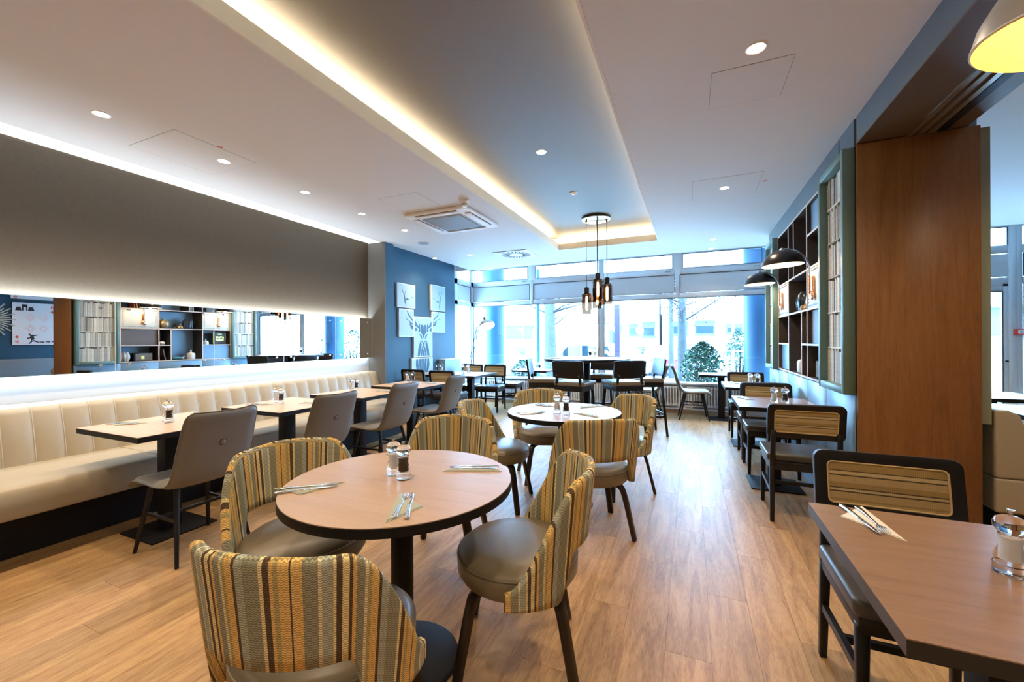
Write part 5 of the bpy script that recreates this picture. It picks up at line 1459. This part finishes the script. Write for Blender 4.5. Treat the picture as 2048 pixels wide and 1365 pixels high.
house('town_house','white town house opposite the right half of the window',-1.6,6.5,26.0,4.6,M['render'],[(-3.6,-2.7,1.85,2.5),(-2.2,-1.3,1.85,2.5),(-0.6,0.1,1.9,2.3),(0.7,1.4,1.9,2.3),(1.9,2.5,1.75,2.5),(2.9,3.5,1.75,2.5),(-0.6,0.1,0.8,1.15),(0.8,1.5,0.8,1.15)],[(-3.4,-1.4,1.25)])
house('town_house','pale town house opposite the next room',6.8,16.0,26.0,4.6,M['render2'],[(-3.4,-1.2,1.7,2.8),(0.3,2.5,1.7,2.8)],[])
# cars
def car(lab, loc, rz, paint, L_=4.2, name='parked_car', h=1.45):
    t = thing(name, lab, 'car', loc, rz, 'cars parked across the street')
    a = L_/2
    body = [(-a,0.35),(-a,0.78),(-a+0.15,0.86),(-a*0.42,0.92),(a*0.30,0.92),(a-0.15,0.80),(a,0.62),(a,0.35)]
    MB().prism(body,-0.84,0.84,ax='y').build('body', paint, t, bevel=0.06, seg=2)
    cabin = [(-a*0.80,0.88),(-a*0.55,h-0.05),(-a*0.35,h),(a*0.02,h),(a*0.42,0.90)]
    MB().prism(cabin,-0.72,0.72,ax='y').build('cabin', paint, t, bevel=0.05, seg=2)
    for sy in (-1,1):
        y0, y1 = (0.715,0.727) if sy > 0 else (-0.727,-0.715)
        MB().prism([(-a*0.70,0.94),(-a*0.52,h-0.10),(-a*0.28,h-0.08),(-a*0.28,0.94)],y0,y1,ax='y').build('side_window', M['car_glass'], t)
        MB().prism([(-a*0.24,0.94),(-a*0.24,h-0.08),(a*0.0,h-0.09),(a*0.30,0.94)],y0,y1,ax='y').build('side_window', M['car_glass'], t)
    m = MB(); m.bar((a*0.06,0,h-0.04),(a*0.40,0,0.93),1.25,0.012,up=(1,0,0)); m.build('windscreen', M['car_glass'], t)
    for sx in (-a*0.60,a*0.62):
        for sy in (-0.82,0.82):
            w_ = MB().cyl((sx,sy-0.09,0.31),(sx,sy+0.09,0.31),0.31,n=24).build('wheel', M['tyre'], t, smooth=True)
            MB().cyl((sx,sy-0.095,0.31),(sx,sy+0.095,0.31),0.19,n=20).build('hub_cap', M['chrome'], w_, smooth=True)
car('white car parked outside beyond the left window', (-7.95,16.8,GZ-0.10), R(0), M['car_white'])
car('white car nose visible beside the violet pillar', (-3.6,17.2,GZ-0.10), R(0), M['car_white'])
car('red car parked behind the street tree', (-1.25,20.9,GZ-0.10), R(90), M['car_red'], h=1.35)
# white van with a yellow sign
t = thing('delivery_van','white van side with a yellow figure and blue line','van',(-4.7,19.6,GZ-0.10))
MB().prism([(-2.4,0.35),(-2.4,2.1),(-2.2,2.3),(1.3,2.3),(1.9,1.35),(2.5,1.15),(2.5,0.35)],-0.95,0.95,ax='y').build('body', M['car_white'], t, bevel=0.06)
text_obj('yellow_figure','3',1.0,M['yellow'],t,0.004,(-0.55,-0.97,1.22),(PI/2,0,0),bold=0.03)
MB().box(-0.75,0.95,-0.962,-0.95,0.70,0.76).build('blue_stripe', M['blue_line'], t)
for sx in (-1.5,1.6):
    w_ = MB().cyl((sx,-0.98,0.34),(sx,-0.78,0.34),0.34,n=24).build('wheel', M['tyre'], t, smooth=True)
MB().prism([(1.3,1.45),(1.3,2.1),(1.42,2.1),(1.85,1.45)],-0.963,-0.951,ax='y').build('side_window', M['car_glass'], t)
# trees
def tree(lab, loc, r, hgt, seed, nb, leafmat, nleaf, lean=0.0):
    rnd = random.Random(seed)
    t = thing('street_tree', lab, 'tree', loc)
    pth = [(0,0,0),(lean*0.3,0,hgt*0.3),(lean*0.6,0.02,hgt*0.6),(lean,0,hgt)]
    MB().tube(smooth_path(pth,4),[r*(1.25-0.55*i/12) for i in range(13)],14).build('trunk', M['trunk'], t, smooth=True)
    br = MB(); tips = []
    for k in range(nb):
        z0 = hgt*rnd.uniform(0.42,0.98); a = rnd.uniform(0,2*PI); L_ = rnd.uniform(0.9,2.2)
        p0 = Vector((lean*z0/hgt,0,z0)); d = Vector((math.cos(a),math.sin(a)*0.7,rnd.uniform(0.05,0.6)))
        p1 = p0+d*L_*0.5+Vector((0,0,0.05)); p2 = p0+d*L_+Vector((0,0,rnd.uniform(-0.1,0.3)))
        br.tube([p0,p1,p2],[r*0.22,r*0.13,r*0.04],6)
        for j in range(4):
            q0 = p0.lerp(p2, rnd.uniform(0.3,1.0)); q1 = q0+Vector((rnd.uniform(-0.5,0.5),rnd.uniform(-0.4,0.4),rnd.uniform(-0.25,0.45)))
            br.tube([q0,q1],[r*0.06,r*0.02],4); tips += [q0.lerp(q1,0.5), q1]
    br.build('branches', M['branch'], t)['kind'] = 'stuff'
    lf = MB()
    for k in range(nleaf):
        c = rnd.choice(tips)+Vector((rnd.gauss(0,0.16),rnd.gauss(0,0.16),rnd.gauss(0,0.14)))
        u = Vector((rnd.uniform(-1,1),rnd.uniform(-1,1),rnd.uniform(-1,1))).normalized()*0.035
        v = u.cross(Vector((rnd.uniform(-1,1),rnd.uniform(-1,1),rnd.uniform(-1,1)))).normalized()*0.022
        b_ = len(lf.v); lf.v += [tuple(c-u),tuple(c+v),tuple(c+u),tuple(c-v)]; lf.f.append((b_,b_+1,b_+2,b_+3))
    lf.build('leaves', leafmat, t)['kind'] = 'stuff'
tree('street tree with thick grey trunk and sparse russet leaves', (-0.25,13.0,GZ), 0.125, 4.6, 3, 20, M['leaf_red'], 1800)
tree('thin street tree standing left of the thick trunk', (-0.72,17.0,GZ), 0.09, 5.0, 5, 14, M['leaf_red'], 900)
tree('broad pale street tree beyond the high table', (-4.60,14.0,GZ), 0.20, 4.4, 8, 8, M['hedge'], 120, -0.1)
tree('slim forked street tree beyond the pendant lamps', (-5.05,15.6,GZ), 0.10, 4.8, 9, 12, M['leaf_red'], 300)
# bush of glossy leaves
def bush(lab, loc, rx, ry, hgt, n, seed, mat, leaf=0.055):
    rnd = random.Random(seed)
    t = thing('garden_bush', lab, 'bush', loc, group='bushes outside')
    st = MB()
    for k in range(14):
        a = rnd.uniform(0,2*PI); q = rnd.uniform(0.2,0.8)
        st.tube([(0.08*math.cos(a),0.08*math.sin(a),0),(rx*q*0.6*math.cos(a),ry*q*0.6*math.sin(a),hgt*0.5),(rx*q*math.cos(a),ry*q*math.sin(a),hgt*rnd.uniform(0.7,0.95))],[0.014,0.010,0.004],5)
    st.build('stems', M['branch'], t)['kind'] = 'stuff'
    lf = MB()
    for k in range(n):
        a = rnd.uniform(0,2*PI); w = math.sqrt(rnd.random()); z = rnd.random()
        rad = math.sin(PI*min(1,max(0.06,z*0.92+0.08)))**0.6
        c = Vector((rx*w*rad*math.cos(a), ry*w*rad*math.sin(a), hgt*(0.18+0.82*z)))
        u = Vector((rnd.uniform(-1,1),rnd.uniform(-1,1),rnd.uniform(-0.6,1))).normalized()*leaf*rnd.uniform(0.7,1.2)
        v = u.cross(Vector((rnd.uniform(-1,1),rnd.uniform(-1,1),rnd.uniform(-1,1)))).normalized()*leaf*0.38
        b_ = len(lf.v); lf.v += [tuple(c-u),tuple(c+v-u*0.1),tuple(c+u),tuple(c-v-u*0.1)]; lf.f.append((b_,b_+1,b_+2,b_+3))
    lf.build('foliage', mat, t)['kind'] = 'stuff'
bush('round evergreen bush in front of the right window', (0.22,10.3,GZ), 0.46, 0.42, 1.42, 2600, 11, M['leaf'])
bush('sparse shrub beside the round column on the right', (1.05,11.6,GZ), 0.34, 0.30, 1.70, 500, 12, M['leaf'], 0.05)
bush('low shrub below the left window near the blue column', (-4.35,10.6,GZ), 0.35, 0.3, 0.95, 420, 13, M['leaf'])
bush('pale low hedge in front of the houses', (-1.9,24.0,GZ), 2.6, 0.6, 1.15, 1500, 14, M['hedge'], 0.09)
bush('pale bush in front of the next room window', (2.7,11.5,GZ), 0.8, 0.5, 1.9, 1000, 15, M['leaf'])
bush('pale bush at the glazed door of the next room', (4.6,12.0,GZ), 1.0, 0.6, 1.9, 1000, 16, M['leaf'])
# bistro table outside
t = thing('bistro_table','tall outdoor bistro table behind the evergreen bush','table',(0.88,10.8,GZ))
MB().lathe([(0,1.20),(0.29,1.20),(0.29,1.225),(0,1.225)],32).build('table_top', M['facade'], t, smooth=True)
MB().cyl((0,0,0.02),(0,0,1.2),0.035,n=14).build('column', M['facade'], t, smooth=True)
MB().lathe([(0,0),(0.22,0),(0.22,0.02),(0,0.03)],28).build('base', M['facade'], t, smooth=True)
t = thing('lamp_post','slim grey street lamp post near the right column','street lamp',(1.0,12.2,GZ))
MB().cyl((0,0,0),(0,0,3.9),0.035,n=14).build('shaft', M['facade'], t, smooth=True)
MB().lathe([(0,3.9),(0.12,3.92),(0.12,4.0),(0,4.08)],20).build('lantern', M['white_plastic'], t, smooth=True)
